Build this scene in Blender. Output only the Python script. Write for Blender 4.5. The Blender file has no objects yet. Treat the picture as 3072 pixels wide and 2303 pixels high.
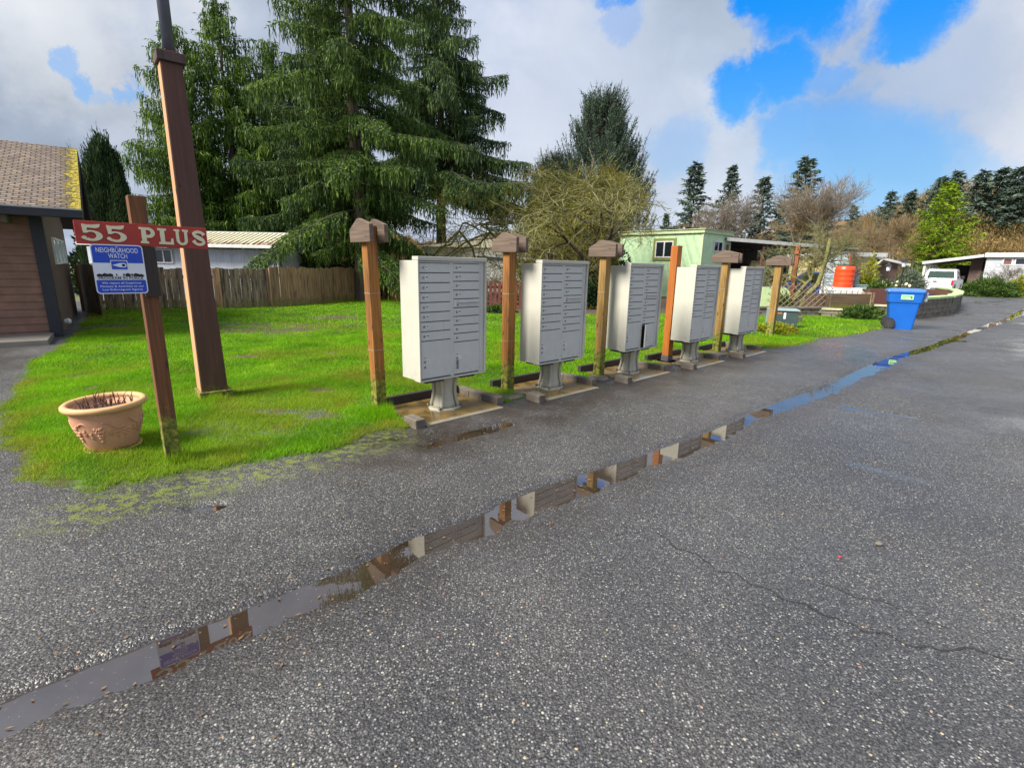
import bpy, bmesh, math, random
import numpy as np
from mathutils import Vector, Matrix
R = math.radians
rng = np.random.default_rng(7)
random.seed(7)
scene = bpy.context.scene
COL = scene.collection

# ---------------------------------------------------------------- camera
F_, PITCH, ROLL, CH = 1500.0, R(13.25), R(1.14), 1.416
cam = bpy.data.objects.new("camera", bpy.data.cameras.new("camera"))
COL.objects.link(cam)
cam.data.sensor_width = 36.0
cam.data.lens = 36.0 * F_ / 3072
cam.data.clip_start = 0.05
cam.data.clip_end = 3000
cam.matrix_world = Matrix.Translation((0, 0, CH)) @ Matrix.Rotation(R(90) - PITCH, 4, 'X') @ Matrix.Rotation(ROLL, 4, 'Z')
scene.camera = cam
scene.view_settings.view_transform = 'Standard'
scene.view_settings.look = 'None'
scene.view_settings.exposure = 0.72
scene.view_settings.gamma = 1.0
scene.render.resolution_x = 1024
scene.render.resolution_y = 767
scene.cycles.max_bounces = 6
scene.cycles.transparent_max_bounces = 8

def ray(px, py):
    a, b = px - 1536, py - 1151.5
    u = a * math.cos(ROLL) + b * math.sin(ROLL)
    v = -a * math.sin(ROLL) + b * math.cos(ROLL)
    c, s = math.cos(PITCH), math.sin(PITCH)
    return np.array([u / F_, c - v / F_ * s, -s - v / F_ * c])
def G(px, py, z=0.0):
    d = ray(px, py); t = (z - CH) / d[2]
    return np.array([d[0] * t, d[1] * t])
def A(px, py, Y):
    d = ray(px, py); t = Y / d[1]
    return np.array([d[0] * t, Y, CH + d[2] * t])
def hit(px, py, P0, D):
    d = ray(px, py)
    M = np.array([[D[0], -d[0]], [D[1], -d[1]]]); t, s = np.linalg.solve(M, -np.array(P0[:2], float))
    return float(t), float(CH + s * d[2])
YAW = 43.5
U = np.array([math.cos(R(YAW)), math.sin(R(YAW))])
N = np.array([U[1], -U[0]])
def un(p): p = np.asarray(p); return np.array([p[..., 0] * U[0] + p[..., 1] * U[1], p[..., 0] * N[0] + p[..., 1] * N[1]])

# ---------------------------------------------------------------- sky and sun
SUN_EL, SUN_AZ = 44.0, 212.0     # azimuth as a maths angle: where the sun stands
world = bpy.data.worlds.new("World"); scene.world = world; world.use_nodes = True
wt = world.node_tree; wt.nodes.clear()
def NN(t, kind, **kw):
    nd = t.nodes.new(kind)
    for k, v in kw.items():
        if k in nd.inputs: nd.inputs[k].default_value = v
        else: setattr(nd, k, v)
    return nd
def LK(t, a, b): t.links.new(a, b)
def mathn(t, op, a, b=None, c=None, clamp=False):
    m = t.nodes.new('ShaderNodeMath'); m.operation = op; m.use_clamp = clamp
    for i, v in enumerate((a, b, c)):
        if v is None: continue
        if isinstance(v, (int, float)): m.inputs[i].default_value = v
        else: t.links.new(v, m.inputs[i])
    return m.outputs[0]
def maprange(t, v, a, b, c=0.0, d=1.0, smooth=True):
    m = t.nodes.new('ShaderNodeMapRange'); m.interpolation_type = 'SMOOTHSTEP' if smooth else 'LINEAR'
    t.links.new(v, m.inputs[0])
    for i, x in enumerate((a, b, c, d)): m.inputs[i + 1].default_value = x
    return m.outputs[0]
def ramp(t, v, stops, interp='LINEAR'):
    m = t.nodes.new('ShaderNodeValToRGB'); m.color_ramp.interpolation = interp
    els = m.color_ramp.elements
    while len(els) < len(stops): els.new(0.5)
    for e, (p, c) in zip(els, stops): e.position = p; e.color = (*c, 1)
    t.links.new(v, m.inputs[0]); return m.outputs[0]
def mixc(t, f, a, b, mode='MIX'):
    m = t.nodes.new('ShaderNodeMix'); m.data_type = 'RGBA'; m.blend_type = mode; m.clamp_factor = True
    for s, v in ((m.inputs[0], f), (m.inputs[6], a), (m.inputs[7], b)):
        if isinstance(v, (int, float)): s.default_value = v
        elif isinstance(v, tuple): s.default_value = (*v, 1)
        else: t.links.new(v, s)
    return m.outputs[2]
def vm(t, op, a, b=None):
    m = t.nodes.new('ShaderNodeVectorMath'); m.operation = op
    for i, v in enumerate((a, b)):
        if v is None: continue
        if isinstance(v, tuple): m.inputs[i].default_value = v
        elif isinstance(v, (int, float)): m.inputs[3].default_value = v
        else: t.links.new(v, m.inputs[i])
    return m
def noise(t, vec, scale, detail=4, rough=0.55, dist=0.0, out=0):
    m = t.nodes.new('ShaderNodeTexNoise'); m.inputs['Scale'].default_value = scale
    m.inputs['Detail'].default_value = detail; m.inputs['Roughness'].default_value = rough; m.inputs['Distortion'].default_value = dist
    if vec is not None: t.links.new(vec, m.inputs['Vector'])
    return m.outputs[out]

tc = wt.nodes.new('ShaderNodeTexCoord')
dirv = tc.outputs['Generated']
sky = NN(wt, 'ShaderNodeTexSky', sky_type='NISHITA', sun_disc=False, sun_elevation=R(SUN_EL), sun_rotation=R(90 - SUN_AZ), air_density=1.0, dust_density=0.3, ozone_density=2.5)
hs = NN(wt, 'ShaderNodeHueSaturation'); hs.inputs['Saturation'].default_value = 1.35; hs.inputs['Value'].default_value = 0.85; hs.inputs['Hue'].default_value = 0.5
LK(wt, sky.outputs[0], hs.inputs['Color'])
bgs = NN(wt, 'ShaderNodeBackground'); bgs.inputs['Strength'].default_value = 0.122
_sp = wt.nodes.new('ShaderNodeSeparateXYZ'); LK(wt, dirv, _sp.inputs[0])
_blue = mixc(wt, maprange(wt, _sp.outputs[2], .05, .42), (1.1, 3.0, 4.9), (0.0, 1.55, 5.2))
LK(wt, mixc(wt, 0.85, hs.outputs[0], _blue), bgs.inputs['Color'])
# cloud deck: direction projected on a plane overhead
sep = wt.nodes.new('ShaderNodeSeparateXYZ'); LK(wt, dirv, sep.inputs[0])
zz = mathn(wt, 'ADD', mathn(wt, 'MAXIMUM', sep.outputs[2], 0.0), 0.22)
comb = wt.nodes.new('ShaderNodeCombineXYZ')
LK(wt, mathn(wt, 'DIVIDE', sep.outputs[0], zz), comb.inputs[0]); LK(wt, mathn(wt, 'DIVIDE', sep.outputs[1], zz), comb.inputs[1])
pl = comb.outputs[0]
n1 = noise(wt, pl, .85, 4, 0.5, 0.15)
n2 = noise(wt, vm(wt, 'ADD', pl, (7.3, 2.1, 4.0)).outputs[0], 1.9, 5, 0.52, 0.2)
warp = noise(wt, dirv, 5.5, 8, 0.7, 0.0, 1)
wv = vm(wt, 'SCALE', vm(wt, 'SUBTRACT', warp, (0.5, 0.5, 0.5)).outputs[0], 0.17); 
wd = vm(wt, 'NORMALIZE', vm(wt, 'ADD', dirv, wv.outputs[0]).outputs[0]).outputs[0]
HOLES = [(2205, 285, 62, 1.0), (2350, 235, 72, 1.0), (2290, 205, 50, 1.0), (2400, -10, 100, 1.0), (2310, -30, 60, 1.0), (2500, 215, 40, .6), (2735, 20, 95, 1.0), (2700, 115, 48, 1.0),
         (2380, 415, 70, .75), (2500, 440, 110, .7), (2660, 500, 120, .7), (2640, 600, 90, .6), (2860, 500, 60, .5), (2470, 560, 90, .5), (2020, 430, 60, .35), (1840, -15, 55, .8), (1850, 110, 45, .3),
         (215, 190, 28, .5), (262, 245, 30, .6), (330, 270, 20, .3), (405, 288, 24, .5), (2930, 560, 60, .4)]
hole = None
for px, py, rr, wgt in HOLES:
    d = ray(px, py); L = np.linalg.norm(d); d = d / L
    a = rr / F_ / L
    dt = vm(wt, 'DOT_PRODUCT', wd, tuple(d)).outputs['Value']
    m = maprange(wt, dt, math.cos(a * 1.75), math.cos(a * 0.75), 0.0, wgt)
    hole = m if hole is None else mathn(wt, 'MAXIMUM', hole, m)
# random openings elsewhere in the sky, away from the framed part
gen = maprange(wt, n1, 0.36, 0.28)
off = maprange(wt, sep.outputs[1], 0.25, -0.1)
hole = mathn(wt, 'MAXIMUM', hole, mathn(wt, 'MULTIPLY', gen, off))
n3 = noise(wt, dirv, 6.5, 7, 0.6, 0.4)
lum = mathn(wt, 'ADD', mathn(wt, 'MULTIPLY', n1, 0.45), mathn(wt, 'ADD', mathn(wt, 'MULTIPLY', n2, 0.3), mathn(wt, 'MULTIPLY', n3, 0.28)))
cc = ramp(wt, lum, [(0.38, (.30, .35, .45)), (0.47, (.44, .51, .65)), (0.54, (.60, .68, .84)), (0.62, (.90, .93, 1.0))])
for px, py, rr, wgt, colr in [(120, 80, 170, .75, (.92, .94, .97)), (480, 330, 140, .35, (.85, .89, .95)), (2980, 130, 190, .65, (.80, .83, .90)), (3020, 430, 120, .7, (.85, .88, .95)), (2830, 300, 150, .5, (.50, .58, .72)),
                              (60, 420, 240, .4, (.34, .42, .52)), (620, 60, 260, .35, (.42, .48, .57)), (1550, 250, 330, .4, (.60, .68, .86)), (1750, 330, 200, .4, (.80, .84, .95)), (2250, 600, 160, .5, (.80, .86, .97)), (1480, 520, 200, .5, (.74, .80, .90)), (2150, 560, 200, .6, (.74, .82, .94)), (2000, 150, 300, .5, (.52, .62, .76)), (2600, 330, 260, .6, (.42, .55, .78))]:
    d = ray(px, py); L = np.linalg.norm(d); d = d / L; a = rr / F_ / L
    dt = vm(wt, 'DOT_PRODUCT', wd, tuple(d)).outputs['Value']
    cc = mixc(wt, maprange(wt, dt, math.cos(a * 1.7), math.cos(a * 0.3), 0.0, wgt), cc, colr)
bgc = NN(wt, 'ShaderNodeBackground'); bgc.inputs['Strength'].default_value = 0.60
LK(wt, cc, bgc.inputs['Color'])
mx = wt.nodes.new('ShaderNodeMixShader'); LK(wt, hole, mx.inputs[0]); LK(wt, bgc.outputs[0], mx.inputs[1]); LK(wt, bgs.outputs[0], mx.inputs[2])
wo = wt.nodes.new('ShaderNodeOutputWorld'); LK(wt, mx.outputs[0], wo.inputs[0])

sl = bpy.data.lights.new("sun", 'SUN'); sl.energy = 5.0; sl.angle = R(24); sl.color = (1.0, .93, .82)
so = bpy.data.objects.new("sun", sl); COL.objects.link(so)
sd = Vector((math.cos(R(SUN_AZ)) * math.cos(R(SUN_EL)), math.sin(R(SUN_AZ)) * math.cos(R(SUN_EL)), math.sin(R(SUN_EL))))
so.rotation_euler = sd.to_track_quat('Z', 'Y').to_euler()

# ---------------------------------------------------------------- materials
def newmat(name):
    m = bpy.data.materials.new(name); m.use_nodes = True
    t = m.node_tree; b = t.nodes['Principled BSDF']; return m, t, b
def P(t, obj=True):
    if obj: return t.nodes.new('ShaderNodeTexCoord').outputs['Object']
    return t.nodes.new('ShaderNodeNewGeometry').outputs['Position']
def bump(t, b, h, strength=0.3, dist=0.01):
    bn = t.nodes.new('ShaderNodeBump'); bn.inputs['Strength'].default_value = strength; bn.inputs['Distance'].default_value = dist
    t.links.new(h, bn.inputs['Height']); t.links.new(bn.outputs[0], b.inputs['Normal']); return bn
def scaled(t, v, s):
    m = t.nodes.new('ShaderNodeMapping'); m.inputs['Scale'].default_value = s; t.links.new(v, m.inputs[0]); return m.outputs[0]
def plain(name, c, rough=0.6, metal=0.0, var=0.12, sc=6.0, dirt=None, spec=0.5):
    m, t, b = newmat(name); v = P(t)
    n = noise(t, v, sc, 5, 0.6)
    lo = tuple(x * (1 - var) for x in c); hi = tuple(min(1, x * (1 + var)) for x in c)
    col = ramp(t, n, [(0.3, lo), (0.7, hi)])
    if dirt:
        dm = maprange(t, noise(t, scaled(t, v, (1, 1, .25)), sc * 2.2, 6, 0.65), 0.56, 0.72, 0, .6)
        col = mixc(t, dm, col, dirt)
    LK(t, col, b.inputs['Base Color']); b.inputs['Roughness'].default_value = rough; b.inputs['Metallic'].default_value = metal
    b.inputs['Specular IOR Level'].default_value = spec
    bump(t, b, noise(t, v, sc * 12, 3), 0.12, 0.003)
    return m
def wood(name, c1, c2, moss=0.0, axis=2, grain=60, rough=0.75, mosstop=0.5, dark=(.03, .02, .012), stain=0.0):
    m, t, b = newmat(name); v = P(t)
    s = [grain] * 3; s[axis] = grain * 0.035
    g = noise(t, scaled(t, v, tuple(s)), 1.0, 5, 0.65, 0.6)
    s2 = [7] * 3; s2[axis] = 0.9
    g2 = noise(t, scaled(t, v, tuple(s2)), 1.0, 4, 0.6, 0.5)
    col = ramp(t, g, [(0.3, c2), (0.62, c1)])
    col = mixc(t, maprange(t, g2, 0.42, 0.66, 0, .7), col, c2)
    vor = t.nodes.new('ShaderNodeTexVoronoi'); vor.inputs['Scale'].default_value = 1.0
    ks = [9] * 3; ks[axis] = 3.2
    LK(t, scaled(t, v, tuple(ks)), vor.inputs['Vector'])
    col = mixc(t, maprange(t, vor.outputs['Distance'], .13, .05, 0, .8), col, dark)
    sp = t.nodes.new('ShaderNodeSeparateXYZ'); LK(t, v, sp.inputs[0])
    if stain:
        col = mixc(t, maprange(t, noise(t, scaled(t, v, (14, 14, 1.6)), 1, 5, .6), .5, .62, 0, stain), col, dark)
    if moss:
        mm = mathn(t, 'ADD', maprange(t, sp.outputs[2], mosstop, 0.0, 0, .62), mathn(t, 'MULTIPLY', noise(t, v, 11, 5, 0.7), 0.55))
        mf = maprange(t, mm, 0.52, 0.72, 0, moss)
        mc = ramp(t, noise(t, v, 30, 3), [(0.3, (.025, .035, .010)), (0.5, (.12, .14, .015)), (0.7, (.34, .32, .03))])
        col = mixc(t, mf, col, mc)
    LK(t, col, b.inputs['Base Color']); b.inputs['Roughness'].default_value = rough
    bump(t, b, g, 0.35, 0.004)
    return m
def leafmat(name, dark, mid, light, trans=0.35, sc=1.2, rough=0.6, zgrad=None):
    m, t, b = newmat(name); v = P(t)
    g = t.nodes.new('ShaderNodeNewGeometry')
    n = noise(t, v, sc, 3, 0.6)
    s = mathn(t, 'ADD', mathn(t, 'MULTIPLY', n, 0.7), mathn(t, 'MULTIPLY', g.outputs['Random Per Island'], 0.38))
    col = ramp(t, s, [(0.32, dark), (0.53, mid), (0.78, light)])
    d = t.nodes.new('ShaderNodeBsdfPrincipled'); d.inputs['Roughness'].default_value = rough; d.inputs['Specular IOR Level'].default_value = .3
    LK(t, col, d.inputs['Base Color'])
    tr = t.nodes.new('ShaderNodeBsdfTranslucent'); LK(t, col, tr.inputs['Color'])
    x = t.nodes.new('ShaderNodeMixShader'); x.inputs[0].default_value = trans
    LK(t, d.outputs[0], x.inputs[1]); LK(t, tr.outputs[0], x.inputs[2])
    LK(t, x.outputs[0], t.nodes['Material Output'].inputs[0]); t.nodes.remove(b)
    return m
M = {}
# asphalt with exposed aggregate, wet in patches
def make_asphalt(name='asphalt', tone=1.0, wet=1.0):
    m, t, b = newmat(name); v = P(t, False)
    big = noise(t, v, 0.45, 5, 0.6); mid = noise(t, v, 2.6, 6, 0.65)
    def stones(scale, seed):
        vo = t.nodes.new('ShaderNodeTexVoronoi'); vo.inputs['Scale'].default_value = scale; vo.inputs['Randomness'].default_value = 1.0
        LK(t, vm(t, 'ADD', v, (seed, seed * .7, 0)).outputs[0], vo.inputs['Vector']); return vo
    a = stones(104, 0.0); c = stones(64, 3.3); f = stones(210, 1.1)
    sa = t.nodes.new('ShaderNodeSeparateColor'); LK(t, a.outputs['Color'], sa.inputs[0])
    sc = t.nodes.new('ShaderNodeSeparateColor'); LK(t, c.outputs['Color'], sc.inputs[0])
    sf = t.nodes.new('ShaderNodeSeparateColor'); LK(t, f.outputs['Color'], sf.inputs[0])
    k = tone
    base = ramp(t, big, [(0.3, (.036 * k, .036 * k, .039 * k)), (0.7, (.072 * k, .071 * k, .072 * k))])
    fine = ramp(t, sf.outputs[0], [(0.0, (.25, .25, .25)), (0.55, (.9, .9, .9)), (1.0, (2.0, 1.95, 1.85))])
    col = mixc(t, 1.0, base, fine, 'MULTIPLY')
    stone = ramp(t, sa.outputs[1], [(0.0, (.08, .078, .075)), (0.45, (.17, .172, .172)), (0.8, (.30, .30, .285)), (0.95, (.38, .37, .33)), (0.98, (.24, .14, .10)), (1.0, (.14, .20, .17))])
    msk = mathn(t, 'MULTIPLY', maprange(t, a.outputs['Distance'], .48, .30), maprange(t, mathn(t, 'ADD', sa.outputs[0], mathn(t, 'MULTIPLY', noise(t, v, .9, 5, .65), .9)), .88, 1.0))
    msk = mathn(t, 'MULTIPLY', msk, maprange(t, mid, .30, .62, .55, 1.0))
    col = mixc(t, msk, col, stone)
    stone2 = ramp(t, sc.outputs[1], [(0.0, (.22, .21, .2)), (0.6, (.42, .41, .37)), (0.9, (.5, .42, .22)), (1.0, (.45, .2, .12))])
    msk2 = mathn(t, 'MULTIPLY', maprange(t, c.outputs['Distance'], .36, .22), maprange(t, sc.outputs[0], .93, .95))
    col = mixc(t, msk2, col, stone2)
    # brown silt and green algae near the mail boxes and the puddle
    at = t.nodes.new('ShaderNodeAttribute'); at.attribute_name = 'stain'
    s1 = t.nodes.new('ShaderNodeSeparateColor'); LK(t, at.outputs['Color'], s1.inputs[0])
    st = mathn(t, 'MULTIPLY', s1.outputs[0], maprange(t, mid, .28, .60))
    col = mixc(t, mathn(t, 'MULTIPLY', st, .9), col, (.026, .017, .011))
    mo = mathn(t, 'MULTIPLY', s1.outputs[1], maprange(t, noise(t, v, 15, 7, .75), .47, .58))
    col = mixc(t, mathn(t, 'MULTIPLY', mo, .8), col, (.16, .20, .02))
    LK(t, col, b.inputs['Base Color'])
    wetn = noise(t, v, 0.8, 4, .6)
    rr = maprange(t, wetn, .40, .60, .34, .60)
    rr = mathn(t, 'SUBTRACT', rr, mathn(t, 'MULTIPLY', s1.outputs[2], .34))
    rr = mathn(t, 'MAXIMUM', rr, .08); LK(t, rr, b.inputs['Roughness']); b.inputs['Specular IOR Level'].default_value = .7
    h = mathn(t, 'ADD', mathn(t, 'MULTIPLY', a.outputs['Distance'], -1.0), mathn(t, 'MULTIPLY', f.outputs['Distance'], -.35))
    bn = bump(t, b, h, 0.85, 0.004)
    st2 = mathn(t, 'SUBTRACT', .85, mathn(t, 'MULTIPLY', s1.outputs[2], .72)); LK(t, st2, bn.inputs['Strength'])
    return m
M['asphalt'] = make_asphalt()
M['crack'] = plain('tar crack', (.026, .025, .028), .6, var=.4, sc=40)
def make_water():
    m, t, b = newmat('puddle water'); v = P(t, False)
    n = noise(t, v, 3.0, 5, .6)
    sil = noise(t, v, 70, 3, .6)
    col = ramp(t, n, [(0.3, (.022, .015, .010)), (0.7, (.050, .034, .022))])
    col = mixc(t, maprange(t, sil, .66, .72, 0, .6), col, (.25, .24, .2))
    LK(t, col, b.inputs['Base Color'])
    b.inputs['Roughness'].default_value = .015; b.inputs['IOR'].default_value = 2.7
    bump(t, b, noise(t, v, 9, 3, .5), .03, .002)
    return m
M['water'] = make_water()
def make_soil():
    m, t, b = newmat('lawn soil'); v = P(t, False)
    n = noise(t, v, 6, 6, .65)
    col = ramp(t, n, [(0.3, (.055, .038, .022)), (0.5, (.055, .075, .015)), (0.72, (.09, .16, .02))])
    at = t.nodes.new('ShaderNodeAttribute'); at.attribute_name = 'bare'
    col = mixc(t, maprange(t, mathn(t, 'ADD', at.outputs['Fac'], mathn(t, 'MULTIPLY', noise(t, v, 14, 5, .7), .5)), .55, .85, 0, .9), col, (.085, .055, .035))
    LK(t, col, b.inputs['Base Color']); b.inputs['Roughness'].default_value = .9
    bump(t, b, noise(t, v, 60, 4, .7), .6, .01); return m
M['soil'] = make_soil()
M['far_ground'] = plain('far ground', (.10, .11, .045), .95, var=.5, sc=.6)
M['bed'] = plain('bark bed', (.075, .05, .032), .95, var=.5, sc=9)
def make_grass(name, ca, cb, cc_, cd):
    m, t, b = newmat(name); v = P(t, False)
    g = t.nodes.new('ShaderNodeNewGeometry')
    n = noise(t, v, 1.3, 4, .6)
    s = mathn(t, 'ADD', mathn(t, 'MULTIPLY', n, .75), mathn(t, 'MULTIPLY', g.outputs['Random Per Island'], .3))
    col = ramp(t, s, [(0.32, ca), (0.5, cb), (0.66, cc_), (0.82, cd)])
    at = t.nodes.new('ShaderNodeAttribute'); at.attribute_name = 'dry'
    col = mixc(t, at.outputs['Fac'], col, (.34, .33, .035))
    d = t.nodes.new('ShaderNodeBsdfPrincipled'); d.inputs['Roughness'].default_value = .55; d.inputs['Specular IOR Level'].default_value = .25; LK(t, col, d.inputs['Base Color'])
    tr = t.nodes.new('ShaderNodeBsdfTranslucent'); LK(t, col, tr.inputs['Color'])
    x = t.nodes.new('ShaderNodeMixShader'); x.inputs[0].default_value = .45
    LK(t, d.outputs[0], x.inputs[1]); LK(t, tr.outputs[0], x.inputs[2]); LK(t, x.outputs[0], t.nodes['Material Output'].inputs[0]); t.nodes.remove(b)
    return m
M['grass'] = make_grass('grass blades', (.08, .21, .005), (.17, .40, .006), (.26, .53, .008), (.40, .60, .02))
# painted metal of the mail boxes
def make_paint(name, c, rough=.42):
    m, t, b = newmat(name); v = P(t)
    n = noise(t, v, 5, 6, .65)
    col = ramp(t, n, [(.25, tuple(x * .9 for x in c)), (.7, c)])
    st = maprange(t, noise(t, scaled(t, v, (30, 30, 2.0)), 1, 5, .6), .58, .75, 0, .22)
    col = mixc(t, st, col, (.30, .30, .20))
    sp = t.nodes.new('ShaderNodeSeparateXYZ'); LK(t, v, sp.inputs[0])
    gr = mathn(t, 'MULTIPLY', maprange(t, sp.outputs[2], .75, .2), maprange(t, noise(t, v, 14, 6, .7), .45, .75, 0, .35))
    col = mixc(t, gr, col, (.25, .24, .15))
    LK(t, col, b.inputs['Base Color']); b.inputs['Roughness'].default_value = rough; b.inputs['Specular IOR Level'].default_value = .4
    bump(t, b, noise(t, v, 220, 2), .05, .002); return m
M['box'] = make_paint('mail box paint', (.52, .51, .44))
M['door'] = make_paint('mail door paint', (.60, .60, .56), .36)
M['gapgrey'] = plain('door gap', (.12, .12, .12), .8)
M['pedestal'] = make_paint('pedestal paint', (.44, .42, .34))
M['darkmetal'] = plain('dark metal', (.05, .05, .05), .45, .6)
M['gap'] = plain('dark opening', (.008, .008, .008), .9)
M['steel'] = plain('lock steel', (.28, .27, .25), .3, .9)
M['tag'] = plain('number tag', (.80, .80, .78), .5)
M['ink'] = plain('black ink', (.012, .012, .012), .6)
M['white'] = plain('white paint', (.72, .73, .72), .5, dirt=(.45, .45, .38))
M['bluelabel'] = plain('pale blue label', (.35, .5, .72), .5)
M['post'] = wood('treated post wood', (.36, .15, .026), (.15, .055, .013), moss=.95, mosstop=.8, stain=.45)
M['postdark'] = wood('weathered post wood', (.36, .22, .055), (.18, .10, .03), moss=.95, mosstop=.8, stain=.35)
M['orange'] = wood('orange stained wood', (.44, .14, .014), (.28, .075, .010), grain=45, rough=.6)
M['capwood'] = wood('weathered grey wood', (.18, .128, .095), (.075, .052, .040), axis=1, grain=50)
M['signpost'] = wood('sign post wood', (.20, .078, .024), (.09, .034, .013), moss=.95, mosstop=.75, stain=.3)
M['lampwood'] = wood('brown painted post', (.115, .050, .036), (.075, .034, .025), moss=.5, mosstop=.3, grain=30, stain=.15)
M['blockwood'] = wood('mossy base block', (.30, .19, .12), (.18, .11, .07), moss=.9, mosstop=.35)
M['signdark'] = wood('dark backing board', (.05, .035, .028), (.025, .018, .015))
M['red'] = wood('red painted board', (.42, .035, .02), (.34, .025, .016), axis=0, grain=30, rough=.45, dark=(.2, .02, .012))
M['cream'] = plain('cream letter paint', (.72, .68, .45), .5, dirt=(.42, .30, .08), sc=10)
M['signblue'] = plain('sign blue', (.008, .06, .50), .35, var=.04)
M['signwhite'] = plain('sign white', (.72, .76, .82), .35, var=.04)
M['pipe'] = plain('grey lamp pipe', (.13, .14, .19), .45, .4)
M['capblock'] = wood('dark post cap', (.10, .06, .055), (.05, .03, .03), moss=0)
M['terracotta'] = plain('terracotta', (.58, .29, .18), .7, var=.16, sc=5, dirt=(.62, .45, .36))
M['rim'] = plain('terracotta rim', (.62, .36, .17), .6, var=.12, sc=7)
M['stem'] = plain('dead stems', (.09, .045, .035), .8, sc=30)
M['concrete'] = plain('wet concrete', (.22, .20, .17), .7, sc=4, dirt=(.10, .09, .07))
M['curb'] = plain('curb block', (.15, .125, .10), .8, var=.3, sc=9, dirt=(.07, .09, .03))
M['curbdark'] = plain('wet dark timber', (.035, .028, .024), .55, var=.3, sc=9)
def make_pad():
    m, t, b = newmat('algae stained pad'); v = P(t)
    n = noise(t, v, 3.5, 6, .65); n2 = noise(t, v, 9, 5, .6)
    col = ramp(t, n, [(.30, (.05, .042, .03)), (.45, (.12, .08, .028)), (.6, (.20, .125, .03)), (.72, (.09, .085, .03))])
    col = mixc(t, maprange(t, n2, .55, .7, 0, .5), col, (.09, .08, .06))
    sp = t.nodes.new('ShaderNodeSeparateXYZ'); LK(t, v, sp.inputs[0])
    ed = mathn(t, 'MAXIMUM', maprange(t, sp.outputs[1], -.27, -.34), 0.0)
    col = mixc(t, mathn(t, 'MULTIPLY', ed, .6), col, (.36, .34, .27))
    LK(t, col, b.inputs['Base Color'])
    LK(t, maprange(t, n, .40, .58, .08, .55), b.inputs['Roughness'])
    bump(t, b, noise(t, v, 40, 4), .25, .004); return m
M['pad'] = make_pad()
def make_siding(name, c, period, axis, groove=.12, rough=.7, depth=.01, dirt=(.1, .1, .08), soft=.1):
    m, t, b = newmat(name); v = P(t)
    sp = t.nodes.new('ShaderNodeSeparateXYZ'); LK(t, v, sp.inputs[0])
    fr = mathn(t, 'FRACT', mathn(t, 'DIVIDE', sp.outputs[axis], period))
    g = maprange(t, fr, groove, 0.0)
    n = noise(t, v, 3, 5, .6)
    col = ramp(t, n, [(.3, tuple(x * .85 for x in c)), (.7, tuple(min(1, x * 1.08) for x in c))])
    col = mixc(t, maprange(t, noise(t, scaled(t, v, (9, 9, 1.2)), 1, 5, .65), .55, .75, 0, .35), col, dirt)
    LK(t, col, b.inputs['Base Color']); b.inputs['Roughness'].default_value = rough
    h = mathn(t, 'SUBTRACT', mathn(t, 'MULTIPLY', fr, soft), g)
    bump(t, b, h, 1.0, depth); return m
M['siding_brown'] = plain('brown siding', (.23, .12, .085), .7, var=.2, sc=5)
M['trim_dark'] = plain('dark blue grey trim', (.022, .022, .032), .6)
M['sidewall'] = make_siding('dark brown panel wall', (.17, .11, .08), .2, 1, .06)
M['soffit'] = plain('soffit boards', (.13, .10, .07), .8, sc=6)
def make_shingle(name, c1, c2, mossx=None, sc=1.0):
    m, t, b = newmat(name); v = t.nodes.new('ShaderNodeTexCoord').outputs['UV']
    br = t.nodes.new('ShaderNodeTexBrick'); br.offset = .5
    for k, x in (('Color1', (*c1, 1)), ('Color2', (*c2, 1)), ('Mortar', (.03, .022, .02, 1)), ('Scale', sc), ('Mortar Size', .012), ('Brick Width', .15), ('Row Height', .10), ('Bias', 0.0), ('Mortar Smooth', .3)): br.inputs[k].default_value = x
    LK(t, v, br.inputs['Vector'])
    col = mixc(t, 1.0, br.outputs['Color'], ramp(t, noise(t, v, 9, 5, .7), [(.3, (.6, .6, .6)), (.7, (1.25, 1.2, 1.2))]), 'MULTIPLY')
    sp = t.nodes.new('ShaderNodeSeparateXYZ'); LK(t, v, sp.inputs[0])
    if mossx is not None:
        band = maprange(t, sp.outputs[0], mossx - .45, mossx + .12, 0, .40)
        mm = mathn(t, 'ADD', band, mathn(t, 'MULTIPLY', noise(t, scaled(t, v, (6, 9, 1)), 1.0, 6, .8), 1.15))
        mf = maprange(t, mm, .78, .88)
        mc = ramp(t, noise(t, v, 16, 4), [(.38, (.14, .085, .015)), (.50, (.33, .26, .014)), (.62, (.47, .41, .018))])
        m2 = maprange(t, noise(t, scaled(t, v, (5, 10, 1)), 1.0, 6, .75), .57, .63, 0, .5)
        col = mixc(t, m2, col, ramp(t, noise(t, v, 5, 3), [(.45, (.26, .14, .05)), (.6, (.42, .34, .03))]))
        col = mixc(t, mf, col, mc)
    LK(t, col, b.inputs['Base Color']); b.inputs['Roughness'].default_value = .85
    fr = mathn(t, 'FRACT', mathn(t, 'DIVIDE', sp.outputs[1], .10))
    h = mathn(t, 'ADD', mathn(t, 'MULTIPLY', fr, -1.0), mathn(t, 'MULTIPLY', br.outputs['Fac'], -.5))
    if mossx is not None: h = mathn(t, 'ADD', h, mathn(t, 'MULTIPLY', mf, mathn(t, 'MULTIPLY', noise(t, v, 22, 4), 2.0)))
    bump(t, b, h, 1.0, .03); return m
M['shingle_brown'] = make_shingle('brown shingles', (.22, .175, .135), (.13, .10, .08), mossx=6.50)
M['shingle_grey'] = make_shingle('grey shingles', (.22, .23, .25), (.14, .15, .17))
M['fence'] = wood('weathered fence boards', (.40, .29, .17), (.15, .10, .065), axis=2, grain=22, stain=.75, moss=.5, mosstop=.5, dark=(.03, .024, .02))
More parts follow.
